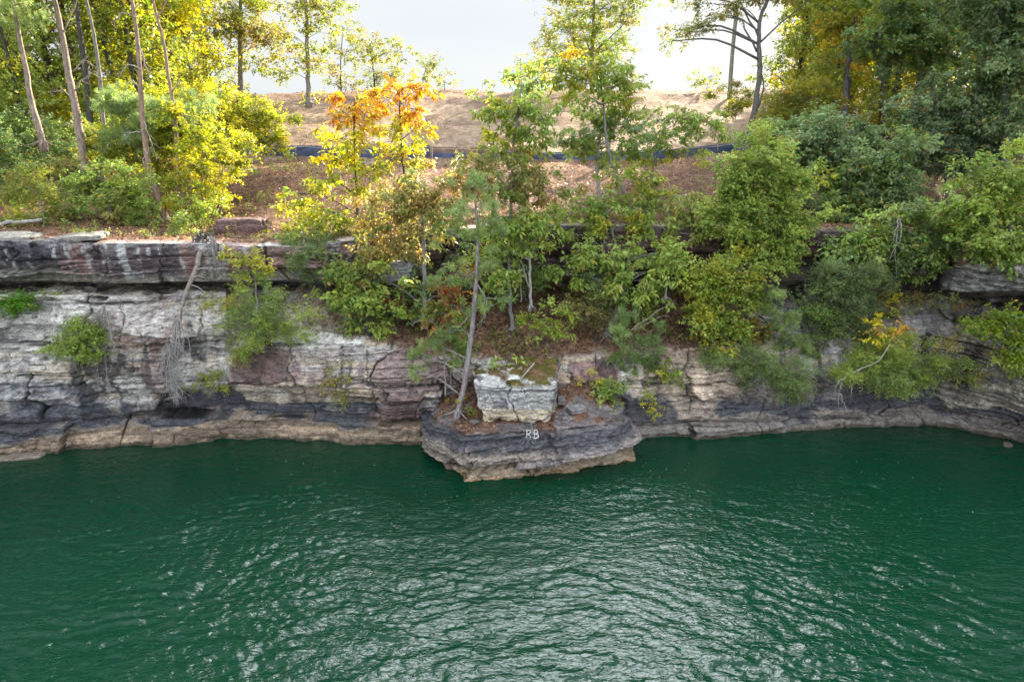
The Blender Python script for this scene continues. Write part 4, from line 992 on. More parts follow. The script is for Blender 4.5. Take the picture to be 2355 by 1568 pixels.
plant("sapling", "straight grey sapling stem between the red tinged sapling and the pine", "sapling",
      [(1037, 890), (1035, 800), (1036, 720)], .03, [(1040, 745, 18, 18, 0, LGR), (1032, 815, 16, 10, 0, YGR), (1055, 800, 18, 30, 0, GRN)], 'broad', GRN, None, Y=25.8, bark=GREYB, dens=1.6, clump=.24)

# ================================================================== shrubs on the middle slope
GS = "shrubs on the slope below the ledge"
for k, a in enumerate([
    ("bush", "dark glossy bush in the shade right of the straight grey trunk", "bush", 960, 740, [(930, 680, 36, 26), (960, 660, 30, 30), (945, 715, 34, 24), (990, 640, 24, 24), (920, 720, 24, 20)], 'broad', np.vstack([GRN, DGR]), GS, 0, 28.4),
    ("bush", "rust brown dead leafed bush under the fresh green maple", "bush", 905, 715, [(908, 702, 20, 14), (885, 708, 14, 8)], 'small', RED, GS, 1, 27.4),
    ("bush", "rusty orange leafed bush beside the pine trunk at half height", "bush", 1062, 700, [(1058, 640, 22, 14), (1052, 615, 18, 12), (1068, 670, 20, 16)], 'small', np.vstack([RED, ORG]), GS, 2, 28.2),
    ("bush", "green bush behind the pine trunk at the foot of the ledge", "bush", 1125, 720, [(1110, 620, 34, 26), (1140, 640, 34, 26), (1120, 670, 36, 24), (1150, 610, 26, 20), (1100, 600, 24, 16)], 'broad', np.vstack([GRN, LGR]), GS, 3, 28.3),
    ("bush", "deep green thicket under the ledge around the thin stems", "bush", 1210, 690, [(1190, 640, 30, 26), (1240, 655, 26, 22), (1220, 630, 26, 22), (1175, 665, 24, 14), (1060, 590, 26, 20)], 'tiny', np.vstack([GRN, DGR]), GS, 4, 30),
    ("maple_sapling", "bright lime sapling in the open litter behind the boulder", "sapling", 1248, 780, [(1270, 712, 30, 14), (1230, 745, 40, 14), (1265, 745, 30, 14), (1240, 765, 30, 9), (1293, 755, 14, 10)], 'small', np.vstack([LGR, YGR]), GS, 5, 27.2),
    ("bush", "olive bush in the litter left of the leaning dark trunk", "bush", 1350, 740, [(1340, 700, 34, 24), (1370, 720, 30, 24), (1350, 740, 36, 14), (1370, 680, 24, 20)], 'tiny', np.vstack([OLV, GRN, BRN]), GS, 6, 28.4),
    ("bush", "dark green bush tucked under the wide bright crown", "bush", 1400, 720, [(1375, 650, 26, 30), (1395, 690, 24, 34), (1380, 625, 26, 18)], 'tiny', np.vstack([GRN, DGR]), GS, 7, 28.9),
    ("bush", "glossy deep green bush low on the rock right of the boulder", "bush", 1400, 915, [(1375, 895, 26, 14), (1405, 890, 28, 14), (1425, 905, 20, 12), (1390, 912, 24, 10)], 'small', np.vstack([GRN, LGR]), GS, 8, None),
    ("young_pine", "feathery young pine drooping right of the leaning trunk", "pine tree", 1470, 800, [(1420, 755, 30, 16), (1470, 770, 46, 24), (1430, 800, 40, 20), (1490, 810, 40, 26), (1450, 835, 44, 20), (1425, 860, 30, 14), (1500, 850, 26, 20), (1450, 720, 30, 14)], 'pine', np.vstack([PIN, HEM]), GS, 9, 27.3),
    ("bush", "round yellow lime bush on the rock shelf, right of the young pine", "bush", 1540, 880, [(1535, 855, 30, 14), (1515, 865, 16, 10), (1560, 862, 18, 9)], 'small', np.vstack([YGR, LGR]), GS, 10, None),
    ("bush", "thin yellow sprig above the water just right of the promontory", "bush", 1490, 955, [(1488, 930, 16, 16), (1500, 945, 10, 8)], 'tiny', np.vstack([YGR, YEL]), GS, 11, None),
    ("bush", "tiny yellow sprig beside the deep green glossy bush", "bush", 1355, 880, [(1352, 866, 14, 7), (1375, 872, 14, 6)], 'tiny', YEL, GS, 12, None),
    ("bush", "small seedling with big leaves on top of the mossy boulder", "plant", 1165, 838, [(1160, 822, 12, 9), (1150, 835, 10, 5)], 'broad', LGR, GS, 13, 25.6),
    ("bush", "small lime seedling at the pine foot, against the boulder", "plant", 1075, 940, [(1076, 930, 10, 8), (1047, 928, 8, 6)], 'small', YGR, GS, 14, 24.6),
    ("fern", "hanging sprig of yellow leaves on the rock face left of the promontory", "plant", 792, 940, [(792, 918, 10, 22), (785, 905, 8, 10)], 'tiny', np.vstack([YGR, OLV]), GS, 15, None),
    ("bush", "thin shrub with a bare stem on the purple rock face", "plant", 768, 880, [(766, 840, 10, 24), (772, 860, 8, 10)], 'tiny', np.vstack([OLV, YGR]), GS, 16, None),
    ]):
    shrub(*a[:3], a[3], a[4], a[5], a[6], a[7], a[8], seed=40 + a[9], Y=a[10], dens=1.4)

# ================================================================== left cliff plants
GCf = "plants growing on the left cliff face"
shrub("bush", "round green bush clinging to the pale cliff face, grey dead twigs around it", "bush", 205, 745, [(185, 770, 46, 26), (210, 790, 40, 22), (160, 790, 36, 20), (180, 810, 50, 12), (200, 740, 36, 16)], 'tiny', np.vstack([GRN, LGR]), GCf, 1, None, dens=2.2)
shrub("fern", "bright green mat of ferns under the ledge at the left edge", "fern", 35, 690, [(20, 690, 36, 14), (50, 695, 26, 11), (10, 705, 26, 10)], 'tiny', Pal((.09, .22, .02), (.13, .28, .03)), GCf, 2, None, dens=2.4)
shrub("fern", "small green patch right of the fern mat, on the same ledge", "fern", 120, 690, [(118, 688, 16, 6), (90, 700, 12, 5)], 'tiny', LGR, GCf, 3, None)
plant("hemlock_tree", "ragged hemlock with a bright yellow green top rooted in the cliff face", "tree",
      [(590, 800), (592, 720), (588, 650), (582, 590)], .05, [(575, 585, 26, 16, 0, YGR, 'small'), (580, 620, 34, 20, 0, YGR, 'small'), (560, 605, 20, 10, 0, YGR, 'small'), (610, 670, 30, 20), (590, 700, 40, 22), (560, 720, 40, 20), (630, 720, 40, 20), (600, 750, 50, 24), (550, 750, 30, 18), (660, 740, 36, 18), (690, 730, 26, 12, 0, LGR), (510, 690, 30, 12, 0, YGR), (580, 790, 30, 22), (560, 810, 20, 14, 0, YGR), (640, 770, 24, 12, 0, LGR)], 'hem', np.vstack([HEM, LGR]), GCf, Y=25.9, bark=GREYB, dens=1.5, clump=.28)
shrub("bush", "small lime sprig low on the cliff beside the hanging dead crown", "plant", 480, 895, [(486, 870, 16, 10), (488, 888, 14, 7), (460, 885, 22, 5)], 'tiny', YGR, GCf, 5, None)
plant("hemlock_tree", "feathery dark hemlock draped over the ledge left of the lime green tree", "tree",
      [(700, 600), (700, 560), (695, 530)], .05, [(700, 560, 24, 30), (715, 590, 26, 24), (690, 600, 18, 24), (730, 560, 24, 20)], 'hem', HEM, None, Y=28.4, bark=GREYB, dens=1.6, clump=.28)

# ================================================================== right slope
R_ = "leafy trees on the shaded right slope"
for k, a in enumerate([
    ("maple_tree", "large light green maple leaning out at the edge of the shaded slope", [(1668, 690), (1675, 600), (1700, 500), (1725, 420)], .1,
     [(1740, 360, 60, 34), (1710, 400, 60, 36), (1770, 410, 60, 34), (1680, 440, 46, 30), (1740, 460, 70, 36), (1800, 450, 50, 30), (1700, 500, 60, 34), (1770, 520, 66, 34), (1830, 500, 40, 28), (1720, 560, 60, 30), (1790, 570, 56, 28), (1760, 330, 40, 20), (1650, 480, 24, 20), (1820, 545, 36, 24), (1800, 600, 30, 16)], 'small', np.vstack([LGR, LGR, GRN]), 29.6),
    ("maple_tree", "lighter lime maple low on the slope, below the large light green one", [(1668, 790), (1665, 720), (1655, 650)], .06,
     [(1660, 610, 46, 26), (1630, 640, 40, 26), (1690, 640, 46, 24), (1710, 620, 36, 22), (1650, 680, 46, 26), (1610, 660, 30, 24), (1670, 720, 46, 24), (1630, 740, 46, 26), (1680, 760, 46, 22), (1640, 780, 36, 14)], 'small', np.vstack([LGR, YGR]), 28),
    ("beech_tree", "grey green tree filling the slope just right of the large light maple", [(1935, 520), (1930, 440), (1925, 360)], .12,
     [(1900, 310, 60, 34), (1960, 320, 60, 34), (1880, 360, 50, 30), (1930, 370, 60, 34), (1990, 380, 60, 34), (1850, 350, 40, 30), (1960, 420, 60, 30), (1900, 400, 46, 26)], 'broad', DGR, 35),
    ("beech_tree", "bluish green tree at mid slope with a few yellow leaves hanging at its base", [(2035, 560), (2030, 480), (2025, 410)], .12,
     [(2000, 400, 60, 34), (2060, 390, 60, 34), (2030, 440, 66, 34), (1980, 460, 50, 26), (2090, 440, 50, 30), (1960, 490, 40, 24, 0, np.vstack([DGR, GOL])), (2010, 500, 50, 24, 0, np.vstack([GRN, GOL])), (1895, 405, 30, 12, 0, YEL), (2070, 340, 50, 28)], 'broad', np.vstack([DGR, GRN]), 33),
    ("hickory_tree", "glossy green tree overhanging the dark ledge with a leaning trunk", [(2120, 620), (2125, 570), (2140, 520)], .12,
     [(2070, 510, 56, 28), (2130, 520, 56, 30), (2020, 540, 50, 28), (2090, 560, 60, 28), (2150, 570, 46, 28), (1970, 570, 50, 28), (2040, 590, 50, 24), (2000, 610, 40, 18), (2110, 600, 40, 22), (1930, 590, 30, 20), (2080, 630, 24, 14)], 'broad', np.vstack([LGR, GRN, DGR]), 29.5),
    ("oak_tree", "big pale grey green crown high on the shaded slope", [(2180, 480), (2175, 380), (2170, 300)], .15,
     [(2140, 240, 60, 34), (2200, 230, 60, 34), (2250, 270, 56, 34), (2160, 290, 60, 34), (2220, 320, 60, 34), (2280, 310, 46, 34), (2150, 340, 56, 30), (2200, 370, 60, 30), (2120, 290, 40, 30), (2260, 360, 50, 30)], 'broad', np.vstack([DGR, Pal((.075, .115, .07), (.10, .14, .085))]), 36),
    ("oak_tree", "tall dark green tree against the right edge of the picture", [(2310, 420), (2310, 250), (2305, 60), (2300, -120)], .2,
     [(2290, 60, 60, 40), (2340, 100, 50, 50), (2300, 150, 56, 40), (2340, 200, 50, 40), (2320, 260, 50, 36), (2280, 0, 60, 40), (2340, 10, 50, 50), (2310, -100, 90, 70)], 'broad', DGR, 35),
    ("hickory_tree", "deep green tree low in the right corner, hanging over the overhang", [(2330, 590), (2320, 520), (2300, 450)], .12,
     [(2270, 420, 50, 34), (2330, 410, 46, 40), (2290, 470, 56, 34), (2340, 490, 40, 40), (2240, 500, 46, 28), (2300, 530, 56, 30), (2240, 550, 46, 24), (2340, 560, 40, 30), (2290, 580, 46, 18), (2220, 450, 40, 26)], 'broad', np.vstack([GRN, LGR, LGR]), 27.5),
    ("oak_tree", "dark crowned tree in the upper wood with a straight black trunk, leaning limbs", [(2150, 300), (2145, 200), (2140, 60), (2130, -100)], .17,
     [(2100, 40, 60, 36), (2000, 100, 50, 30), (2070, 120, 40, 24), (2130, 100, 60, 34), (2180, 150, 50, 30), (2180, 50, 56, 40), (2100, -60, 110, 50), (2220, 90, 40, 36)], 'broad', np.vstack([DGR, GRN]), 42),
    ("oak_tree", "blackish straight trunk rising through the golden leaves of the right wood", [(1940, 265), (1945, 180), (1950, 90), (1952, -20), (1952, -150)], .2,
     [(1920, 60, 40, 24, 0, GOL), (1980, 90, 40, 24), (1960, 30, 46, 24, 0, YGR), (1900, 140, 36, 24), (1985, 150, 30, 20, 0, GOL), (1950, -70, 80, 40)], 'far', np.vstack([GRN, GOL]), 48),
    ("maple_tree", "olive gold bush-like tree at the border of the sand and the right wood", [(1830, 330), (1830, 270), (1825, 210)], .07,
     [(1800, 260, 46, 24), (1850, 270, 46, 24), (1870, 230, 40, 24), (1820, 220, 40, 24), (1780, 290, 36, 18), (1890, 290, 40, 22)], 'small', np.vstack([GOL, OLV, YGR]), 46),
    ("beech_tree", "rounded green tree behind the large light maple, left of the black hollow", [(1830, 420), (1825, 360), (1820, 310)], .08,
     [(1800, 320, 50, 26), (1850, 310, 50, 26), (1830, 350, 56, 28), (1780, 350, 40, 22), (1870, 290, 40, 20), (1840, 390, 40, 24)], 'broad', np.vstack([DGR, GRN]), 37),
    ]):
    plant(a[0], a[1], "tree", a[2], a[3], a[4], a[5], a[6], R_, seed=80 + k, Y=a[7], bark=(.15, .145, .14), dens=2.1, clump=.4, bscale=1.2)
shrub("bush", "small gold and green bush on the sand left of the forked tree", "bush", 1690, 275, [(1680, 215, 22, 16), (1700, 235, 24, 18), (1685, 250, 22, 14), (1712, 245, 14, 10, 0, YEL)], 'small', np.vstack([OLV, YGR, YEL]), None, 3, 57, clump=.4)
GRc = "plants on the right cliff ledges"
plant("hemlock_tree", "weeping grey green hemlock hanging in the middle of the right cliff", "tree",
      [(1975, 620), (1970, 660), (1955, 720), (1950, 790)], .05, [(1930, 640, 46, 22), (1980, 640, 46, 24), (1900, 625, 30, 12), (1950, 680, 50, 28), (2000, 680, 34, 34), (1930, 730, 34, 28), (1985, 730, 30, 30), (1960, 780, 30, 26), (1930, 690, 34, 28), (2015, 650, 24, 24)], 'hem', np.vstack([HEM, Pal((.10, .12, .06))]), GRc, Y=28.6, bark=PALEB, dens=2.3, clump=.3, wob=.05)
for k, a in enumerate([
    ("bush", "broad feathery bush leaning over the wall in the right corner", "bush", 2060, 850, [(2050, 800, 60, 22, 0, LGR), (2010, 830, 60, 24), (2080, 830, 60, 26), (2040, 860, 70, 24), (2100, 860, 46, 22), (1980, 860, 50, 20), (2060, 885, 50, 14), (1960, 840, 36, 18)], 'hem', np.vstack([HEM, LGR]), 27),
    ("bush", "drooping hemlock spray left of the feathery corner bush", "bush", 1740, 820, [(1690, 810, 46, 18), (1740, 820, 46, 20), (1780, 860, 46, 22), (1830, 860, 34, 24), (1800, 890, 36, 16), (1720, 850, 40, 16), (1845, 890, 26, 16), (1665, 800, 30, 10)], 'hem', np.vstack([HEM, PIN]), 27.2),
    ("young_pine", "young pine tuft with pale needles between the two hanging hemlocks", "pine tree", 1800, 800, [(1830, 790, 34, 14), (1855, 780, 26, 12), (1790, 700, 34, 16), (1800, 740, 40, 16), (1770, 680, 26, 10)], 'pine', PIN, 28),
    ("bush", "ivy green bush clump beside the weeping hemlock", "bush", 1870, 760, [(1870, 700, 34, 26), (1900, 740, 30, 24), (1880, 730, 34, 22), (1850, 770, 24, 20), (1870, 800, 18, 18)], 'tiny', np.vstack([GRN, DGR]), 28.5),
    ("maple_sapling", "yellow leaved sapling above the feathery corner bush", "sapling", 2010, 830, [(2020, 760, 24, 14), (2035, 750, 20, 14, 0, np.vstack([ORG, OLO])), (2005, 770, 22, 10), (2030, 778, 20, 10)], 'broad', np.vstack([YGR, YEL]), 26.9),
    ("bush", "bright yellow green bush on the cliff at the right edge", "bush", 2310, 790, [(2270, 750, 40, 20), (2320, 740, 46, 24), (2300, 780, 50, 20), (2340, 790, 40, 30), (2250, 760, 24, 10), (2330, 840, 36, 24, 0, LGR), (2340, 880, 30, 16, 0, LGR)], 'small', Pal((.17, .24, .02), (.22, .28, .03), (.12, .19, .025)), 25.6),
    ("bush", "small yellow bush in the notch beneath the dark overhang", "bush", 2058, 720, [(2055, 690, 18, 16), (2060, 715, 14, 12, 0, LGR)], 'small', np.vstack([GOL, YGR]), 29.5),
    ("bush", "red speckled sapling on the ledge left of the ivy green clump", "sapling", 1745, 800, [(1740, 760, 34, 16), (1720, 745, 26, 12), (1750, 785, 26, 10), (1770, 770, 20, 10)], 'small', MIXR, 28.3),
    ("bush", "dull green tuft on the corner rocks left of the bright edge bush", "bush", 2210, 870, [(2195, 855, 26, 14), (2215, 870, 24, 12), (2160, 790, 24, 14), (2235, 860, 18, 16)], 'tiny', np.vstack([OLV, GRN]), 26.6),
    ("grass_patch", "mossy grass strip on the ledge under the right overhang", "grass", 2180, 690, [(2130, 690, 46, 6), (2190, 695, 46, 5), (2090, 700, 30, 7)], 'tiny', np.vstack([OLV, BRN, GRN]), 29),
    ("bush", "dark bush in the black hollow high on the right slope", "bush", 1960, 560, [(1890, 480, 34, 16), (1930, 500, 34, 14), (1870, 450, 26, 16)], 'tiny', DGR, 33),
    ]):
    shrub(a[0], a[1], a[2], a[3], a[4], a[5], a[6], a[7], GRc, seed=120 + k, Y=a[8], dens=1.9, clump=.3)

# ================================================================== fallen dead tree on the left cliff
root = empty("fallen_tree", at(465, 548, 27.2)); tag(root, "dead grey tree uprooted from the ledge, hanging head down along the left cliff", "dead tree")
R = np.random.default_rng(91); DEADC = np.array([.24, .235, .24])
tb = Tubes(); p = spline([at(468, 553, 27.25), at(462, 575, 27.0), at(448, 625, 26.6), at(425, 680, 26.3), at(413, 720, 26.0), at(402, 775, 25.7), at(392, 830, 25.5)], 22)
p[2:-1] += R.normal(size=(19, 3)) * .03
tb.add(p, np.linspace(.13, .035, 22), 8, DEADC * np.array([1.1, 1, .92]), .06); tb.build("trunk", M_BARK, root)
tb = Tubes()
c0 = at(468, 550, 27.3)
for k in range(30):
    a = R.uniform(0, 6.28); d = np.array([math.cos(a), -.4 * abs(math.sin(a)), .7 * math.sin(a)]); ln = R.uniform(.3, .8)
    tb.add(spline([c0, c0 + d * ln * .6, c0 + d * ln + R.normal(size=3) * .2 - np.array([0, 0, .15])], 6), np.linspace(.05, .008, 6), 5, DEADC * .45)
for k in range(16):
    s = at(478 + R.uniform(-6, 20), 545, 27.1); e = at(500 + R.normal() * 14, 610 + R.uniform(-30, 30), 26.9)
    tb.add(spline([s, (s + e) / 2 + R.normal(size=3) * .12, e], 8), np.linspace(.025, .006, 8), 4, DEADC * 1.2)
tb.build("root_ball", M_BARK, root)
tb = Tubes()
for k in range(7):
    i = 7 + k; s = p[i]; e = s + np.array([R.choice([-1, 1]) * R.uniform(.3, 1.2), -.2, R.uniform(-.9, .1)])
    tb.add(spline([s, (s + e) / 2 + np.array([0, 0, .12]), e], 7), np.linspace(.03, .006, 7), 4, DEADC * 1.35)
for k in range(420):
    i = int(R.integers(13, 22)); s = p[i] + R.normal(size=3) * .03
    q = R.uniform(0, 1)
    tgt = at(392 + 12 * q + R.normal() * (6 + 70 * q * (1 - q) ** 1.6), 780 + 135 * q, 25.4 + R.normal() * .2)
    if k < 34:
        tb.add(spline([s, (s + tgt) / 2 + R.normal(size=3) * .1, tgt], 6), np.linspace(.018, .006, 6), 3, DEADC * 1.5)
    else:
        e = tgt + np.array([R.normal() * .22, R.normal() * .1, -R.uniform(.05, .4)])
        tb.add(np.array([tgt, (tgt + e) / 2 + R.normal(size=3) * .03, e]), np.array([.009, .007, .004]), 3, DEADC * R.uniform(1.2, 1.8))
tb.build("dead_branches", M_BARK, root)

def dead_spray(kind, label, cat, start, tips, Y, col, rad=.02, n=10, fine=60, seed=0):
    R = np.random.default_rng(300 + seed); tb = Tubes(); s0 = at(*start, Y); col = np.array(col)
    for t_ in tips:
        e = at(t_[0], t_[1], Y - .15); m = (s0 + e) / 2 + R.normal(size=3) * .12
        pl = spline([s0, m, e], 9); pl[1:] += R.normal(size=(8, 3)) * .025
        tb.add(pl, np.linspace(rad, .006, 9), 4, col)
        for _ in range(fine // len(tips)):
            i = int(R.integers(3, 9)); d = unit(pl[i] - pl[i - 1] + R.normal(size=3) * .25); ln = R.uniform(.12, .45)
            tb.add(np.array([pl[i], pl[i] + d * ln * .5 + R.normal(size=3) * .03, pl[i] + d * ln]), np.array([.008, .006, .004]), 3, col)
    o = tb.build(kind, M_BARK); tag(o, label, cat); return o
dead_spray("dead_branch", "pale bare twigs trailing below the round cliff bush", "dead branch", (240, 700), [(225, 730), (245, 800), (200, 780), (260, 840), (225, 890), (250, 920), (180, 830)], 25.4, (.30, .28, .29), .025, fine=260, seed=1)
def limb_thing(label, lines, Y, col, rad):
    tb = Tubes()
    for ln in lines:
        q = spline([at(*t_, Y) for t_ in ln], 12); q[1:] += RNG.normal(size=(11, 3)) * .02
        tb.add(q, np.linspace(rad, rad * .3, 12), 5, col)
    o = tb.build("dead_branch", M_BARK); tag(o, label, "dead branch")
limb_thing("white forked branch curving down beside the feathery corner bush", [[(2046, 792), (2020, 830), (1975, 850), (1940, 870), (1928, 905), (1926, 940)], [(1975, 850), (1960, 885), (1955, 915)], [(1942, 868), (1925, 880), (1918, 910)], [(1930, 905), (1942, 930), (1952, 958)]], 26.3, (.30, .29, .28), .03)
dead_spray("dead_branch", "pale bare limb reaching out over the young pine by the leaning trunk", "dead branch", (1450, 760), [(1520, 725), (1545, 700)], 27.2, (.28, .25, .21), .03, fine=10, seed=3)
dead_spray("dead_branch", "tangle of brown dead twigs on the cliff bench right of the hanging tree", "dead branch", (600, 810), [(560, 830), (590, 850), (630, 800), (540, 790), (610, 860)], 25.9, (.17, .12, .10), .014, fine=120, seed=4)
dead_spray("dead_branch", "grey dead twigs under the drooping hemlock spray", "dead branch", (1750, 860), [(1740, 910), (1755, 925), (1715, 890), (1765, 905)], 26.9, (.30, .28, .28), .016, fine=90, seed=5)
dead_spray("dead_branch", "bare grey tree top in the deep green hanging crown, right of the ledge", "dead branch", (2070, 500), [(2055, 560), (2062, 640), (2045, 600)], 28.8, (.36, .36, .35), .03, fine=14, seed=6)
# ================================================================== logs
def log(label, a, b, Ya, Yb, r, col, cat="log"):
    tb = Tubes(); q = spline([at(*a, Ya), (at(*a, Ya) + at(*b, Yb)) / 2 + np.array([0, 0, .06]), at(*b, Yb)], 10); q[1:-1] += RNG.normal(size=(8, 3)) * .02
    tb.add(q, np.linspace(r, r * .6, 10), 8, col, .08); o = tb.build("fallen_log", M_BARK); tag(o, label, cat); return o
h0, h1 = hit(1592, 448), hit(1655, 512)
log("brown rotten log lying down the litter slope beside the large light maple", (1590, 446), (1654, 508), h0[1] - .1, h1[1] - .1, .13, (.27, .18, .11))
h0, h1 = hit(0, 522), hit(92, 508)
log("grey fallen log on the rim at the left edge", (-30, 524), (95, 506), h0[1] - .1, h0[1] - .1, .10, (.32, .31, .31))

# ================================================================== boulder on the promontory, slabs and stones
def rock(name, label, cat, c, half, tint, seed, rot=(0, 0, 0), p=5.0, n=40, amp=.25, lean=0.0, kindcol=None, taper=None):
    """a bedded block: rounded box with offset beds and broken edges"""
    vs, fs, k = [], [], 0
    u = np.linspace(-1, 1, n); A, B = np.meshgrid(u, u, indexing='ij')
    for ax in range(3):
        for sgn in (-1, 1):
            q = np.zeros((n, n, 3)); q[..., ax] = sgn; q[..., (ax + 1) % 3] = A; q[..., (ax + 2) % 3] = B
            vs.append(q.reshape(-1, 3)); f = grid_faces(n, n) + k
            fs.append(f if sgn > 0 else f[:, ::-1]); k += n * n
    v = np.concatenate(vs); f = np.concatenate(fs)
    v = v / (np.sum(np.abs(v) ** p, 1) ** (1 / p))[:, None]
    if taper is not None: v = taper(v)
    half = np.asarray(half, float); w = v * half
    rx, ry, rz = rot
    cz, sz_ = math.cos(rz), math.sin(rz); cy, sy = math.cos(ry), math.sin(ry); cx, sx = math.cos(rx), math.sin(rx)
    Mx = np.array([[1, 0, 0], [0, cx, -sx], [0, sx, cx]]); My = np.array([[cy, 0, sy], [0, 1, 0], [-sy, 0, cy]]); Mz = np.array([[cz, -sz_, 0], [sz_, cz, 0], [0, 0, 1]])
    d, hb, ck, sg = strata(w * 1.0 + np.array([(seed * 3.7) % 11, seed, 0]), 200 + seed, amp)
    hor = v * np.array([1, 1, 0]); hl = np.linalg.norm(hor, axis=1)
    w = w + (hor / (hl[:, None] + 1e-6)) * (d * np.clip(hl * 1.4 - .4, 0, 1))[:, None]
    w = w + v * (.05 * half.mean() * fbm(w[:, 0] * 2, w[:, 1] * 2, w[:, 2] * 2 + seed, 210 + seed, 4))[:, None]
    w[:, 2] += .03 * half.mean() * fbm(w[:, 0] * 3, w[:, 1] * 3, seed, 215 + seed, 4)
    col = kindcol(v, w, hb, ck) if kindcol else np.asarray(tint)[None] * (.7 + .6 * hb[:, None]) * (1 - .6 * ck[:, None])
    w = (w @ (Mz @ My @ Mx).T) + np.asarray(c)
    # weld the six sides
    key = np.round(w / 1e-4).astype(np.int64); _, first, inv = np.unique(key, axis=0, return_index=True, return_inverse=True)
    o = mesh_np(name, w[first], inv.ravel()[f], M_ROCK, np.clip(col, .012, .75)[first])
    tag(o, label, cat); return o
def bcol(v, w, hb, ck):
    nf_ = fbm(w[:, 0] * 2.2, w[:, 1] * 2.2, w[:, 2] * 3, 220, 4); nh = fbm(w[:, 0] * .8, w[:, 1] * .8, w[:, 2] * 6, 221, 3)
    c = mixc(np.tile(np.array([.46, .46, .46]), (len(v), 1)), np.array([.72, .73, .71]), sstep(-.2, .4, nf_))
    c = mixc(c, np.array([.12, .12, .14]), .85 * sstep(.12, .4, nf_ + .6 * np.exp(-((w[:, 2] - .22) / .16) ** 2) - .15))
    low = 1 - sstep(-.16, -.04, v[:, 2] + .06 * nh)
    c = mixc(c, mixc(np.tile(CREAM * 1.2, (len(v), 1)), np.array([.74, .66, .53]), sstep(-.2, .4, nh)), low)
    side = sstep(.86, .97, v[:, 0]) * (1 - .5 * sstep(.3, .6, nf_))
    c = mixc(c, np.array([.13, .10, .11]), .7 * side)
    top = sstep(.80, .93, v[:, 2])
    moss = top * sstep(-.30, .0, fbm(w[:, 0] * 1.1, w[:, 1] * 1.1, 0, 222, 4) + .55 * v[:, 0] - .25 * v[:, 1] * -1)
    c = mixc(c, mixc(np.tile(MOSS, (len(v), 1)), np.array([.16, .10, .055]), sstep(-.1, .4, nf_)), moss)
    return c * (1 - .6 * ck[:, None])
def btap(v):
    v = v.copy(); q = sstep(-.1, -.35, v[:, 2])
    v[:, 0] *= 1 - .10 * q; v[:, 1] *= 1 - .08 * q
    return v
bb = (at(1085, 985, 24.1) + at(1285, 985, 24.1)) / 2
rock("boulder", "big square boulder with lichen white sides, cream base and mossy top on the promontory", "boulder", (bb[0] + .03, 25.3, 2.58), (1.62, 1.35, 1.06), GREY, 3, (.05, 0, -.04), p=8, n=110, amp=.5, kindcol=bcol, taper=btap)
SLABC = np.array([.33, .32, .30])
q = hit(190, 553, [0]); rock("rock_slab", "flat pale slab resting on the rim of the left ledge", "rock slab", (at(190, 546, 26.15)[0], 26.15, at(190, 546, 26.15)[2] + .02), (.95, .55, .11), SLABC, 4, (.06, -.06, .05), p=5, n=36, amp=.25)
rock("rock_slab", "broken flat slab on the rim at the left edge", "rock slab", (at(40, 544, 26.1)[0], 26.1, at(40, 544, 26.1)[2] + .02), (.8, .5, .1), SLABC, 5, (.04, .03, -.1), p=4, n=32, amp=.3)
rock("rock_block", "purple grey block on the slope above the left ledge, under the litter", "rock", at(558, 524, 30.5), (1.15, .7, .42), PURPLE * 1.2, 6, (0, 0, .05), p=14, n=40, amp=.45)
rock("stone", "square brown stone at the right waterline of the promontory", "stone", onz(1447, 1040, 0) + np.array([-.05, .2, .13]), (.17, .2, .16), (.28, .23, .2), 7, (.1, .15, .3), p=4, n=18, amp=.05)
rock("stone", "flat brown stone at the left waterline of the promontory", "stone", onz(1034, 1078, 0) + np.array([0, .25, .06]), (.26, .3, .14), (.22, .16, .13), 8, (.05, .35, .4), p=4, n=18, amp=.06)
rock("rock_slab", "thin flat slab lying in the water at the left edge", "rock slab", onz(45, 1052, 0) + np.array([0, .15, .0]), (.85, .35, .09), (.27, .225, .19), 9, (0, -.03, .12), p=4, n=28, amp=.15)
rock("stone", "small stone at the waterline in the right corner", "stone", onz(2330, 1022, 0) + np.array([-.35, -.15, .05]), (.17, .14, .10), (.12, .10, .085), 10, (.1, .2, .3), p=3.5, n=18, amp=.05)
rock("rock_block", "pale grey block at the foot of the ledge, left of the straight grey trunk", "rock", at(895, 620, 28.6), (1.0, .7, .42), np.array([.34, .34, .36]), 13, (0, 0, .05), p=14, n=40, amp=.3)

for k, (px, py, Ys, hx, hz) in enumerate([(1300, 965, 24.5, .22, .10), (1325, 940, 25.0, .30, .09), (1090, 975, 24.4, .2, .16), (1410, 945, 25.6, .35, .10), (1290, 920, 25.4, .25, .14)]):
    rock("stone", ["grey chip of stone at the right foot of the square boulder", "flat slab piece on the promontory top right of the boulder", "dark block wedged at the left foot of the square boulder", "flat grey slab at the right shoulder of the promontory", "stone tucked behind the right side of the square boulder"][k], "stone", at(px, py, Ys), (hx, hx * .8, hz), (.2, .19, .195), 30 + k, (.05, .08 * (-1) ** k, .4 * k), p=8, n=20, amp=.15)
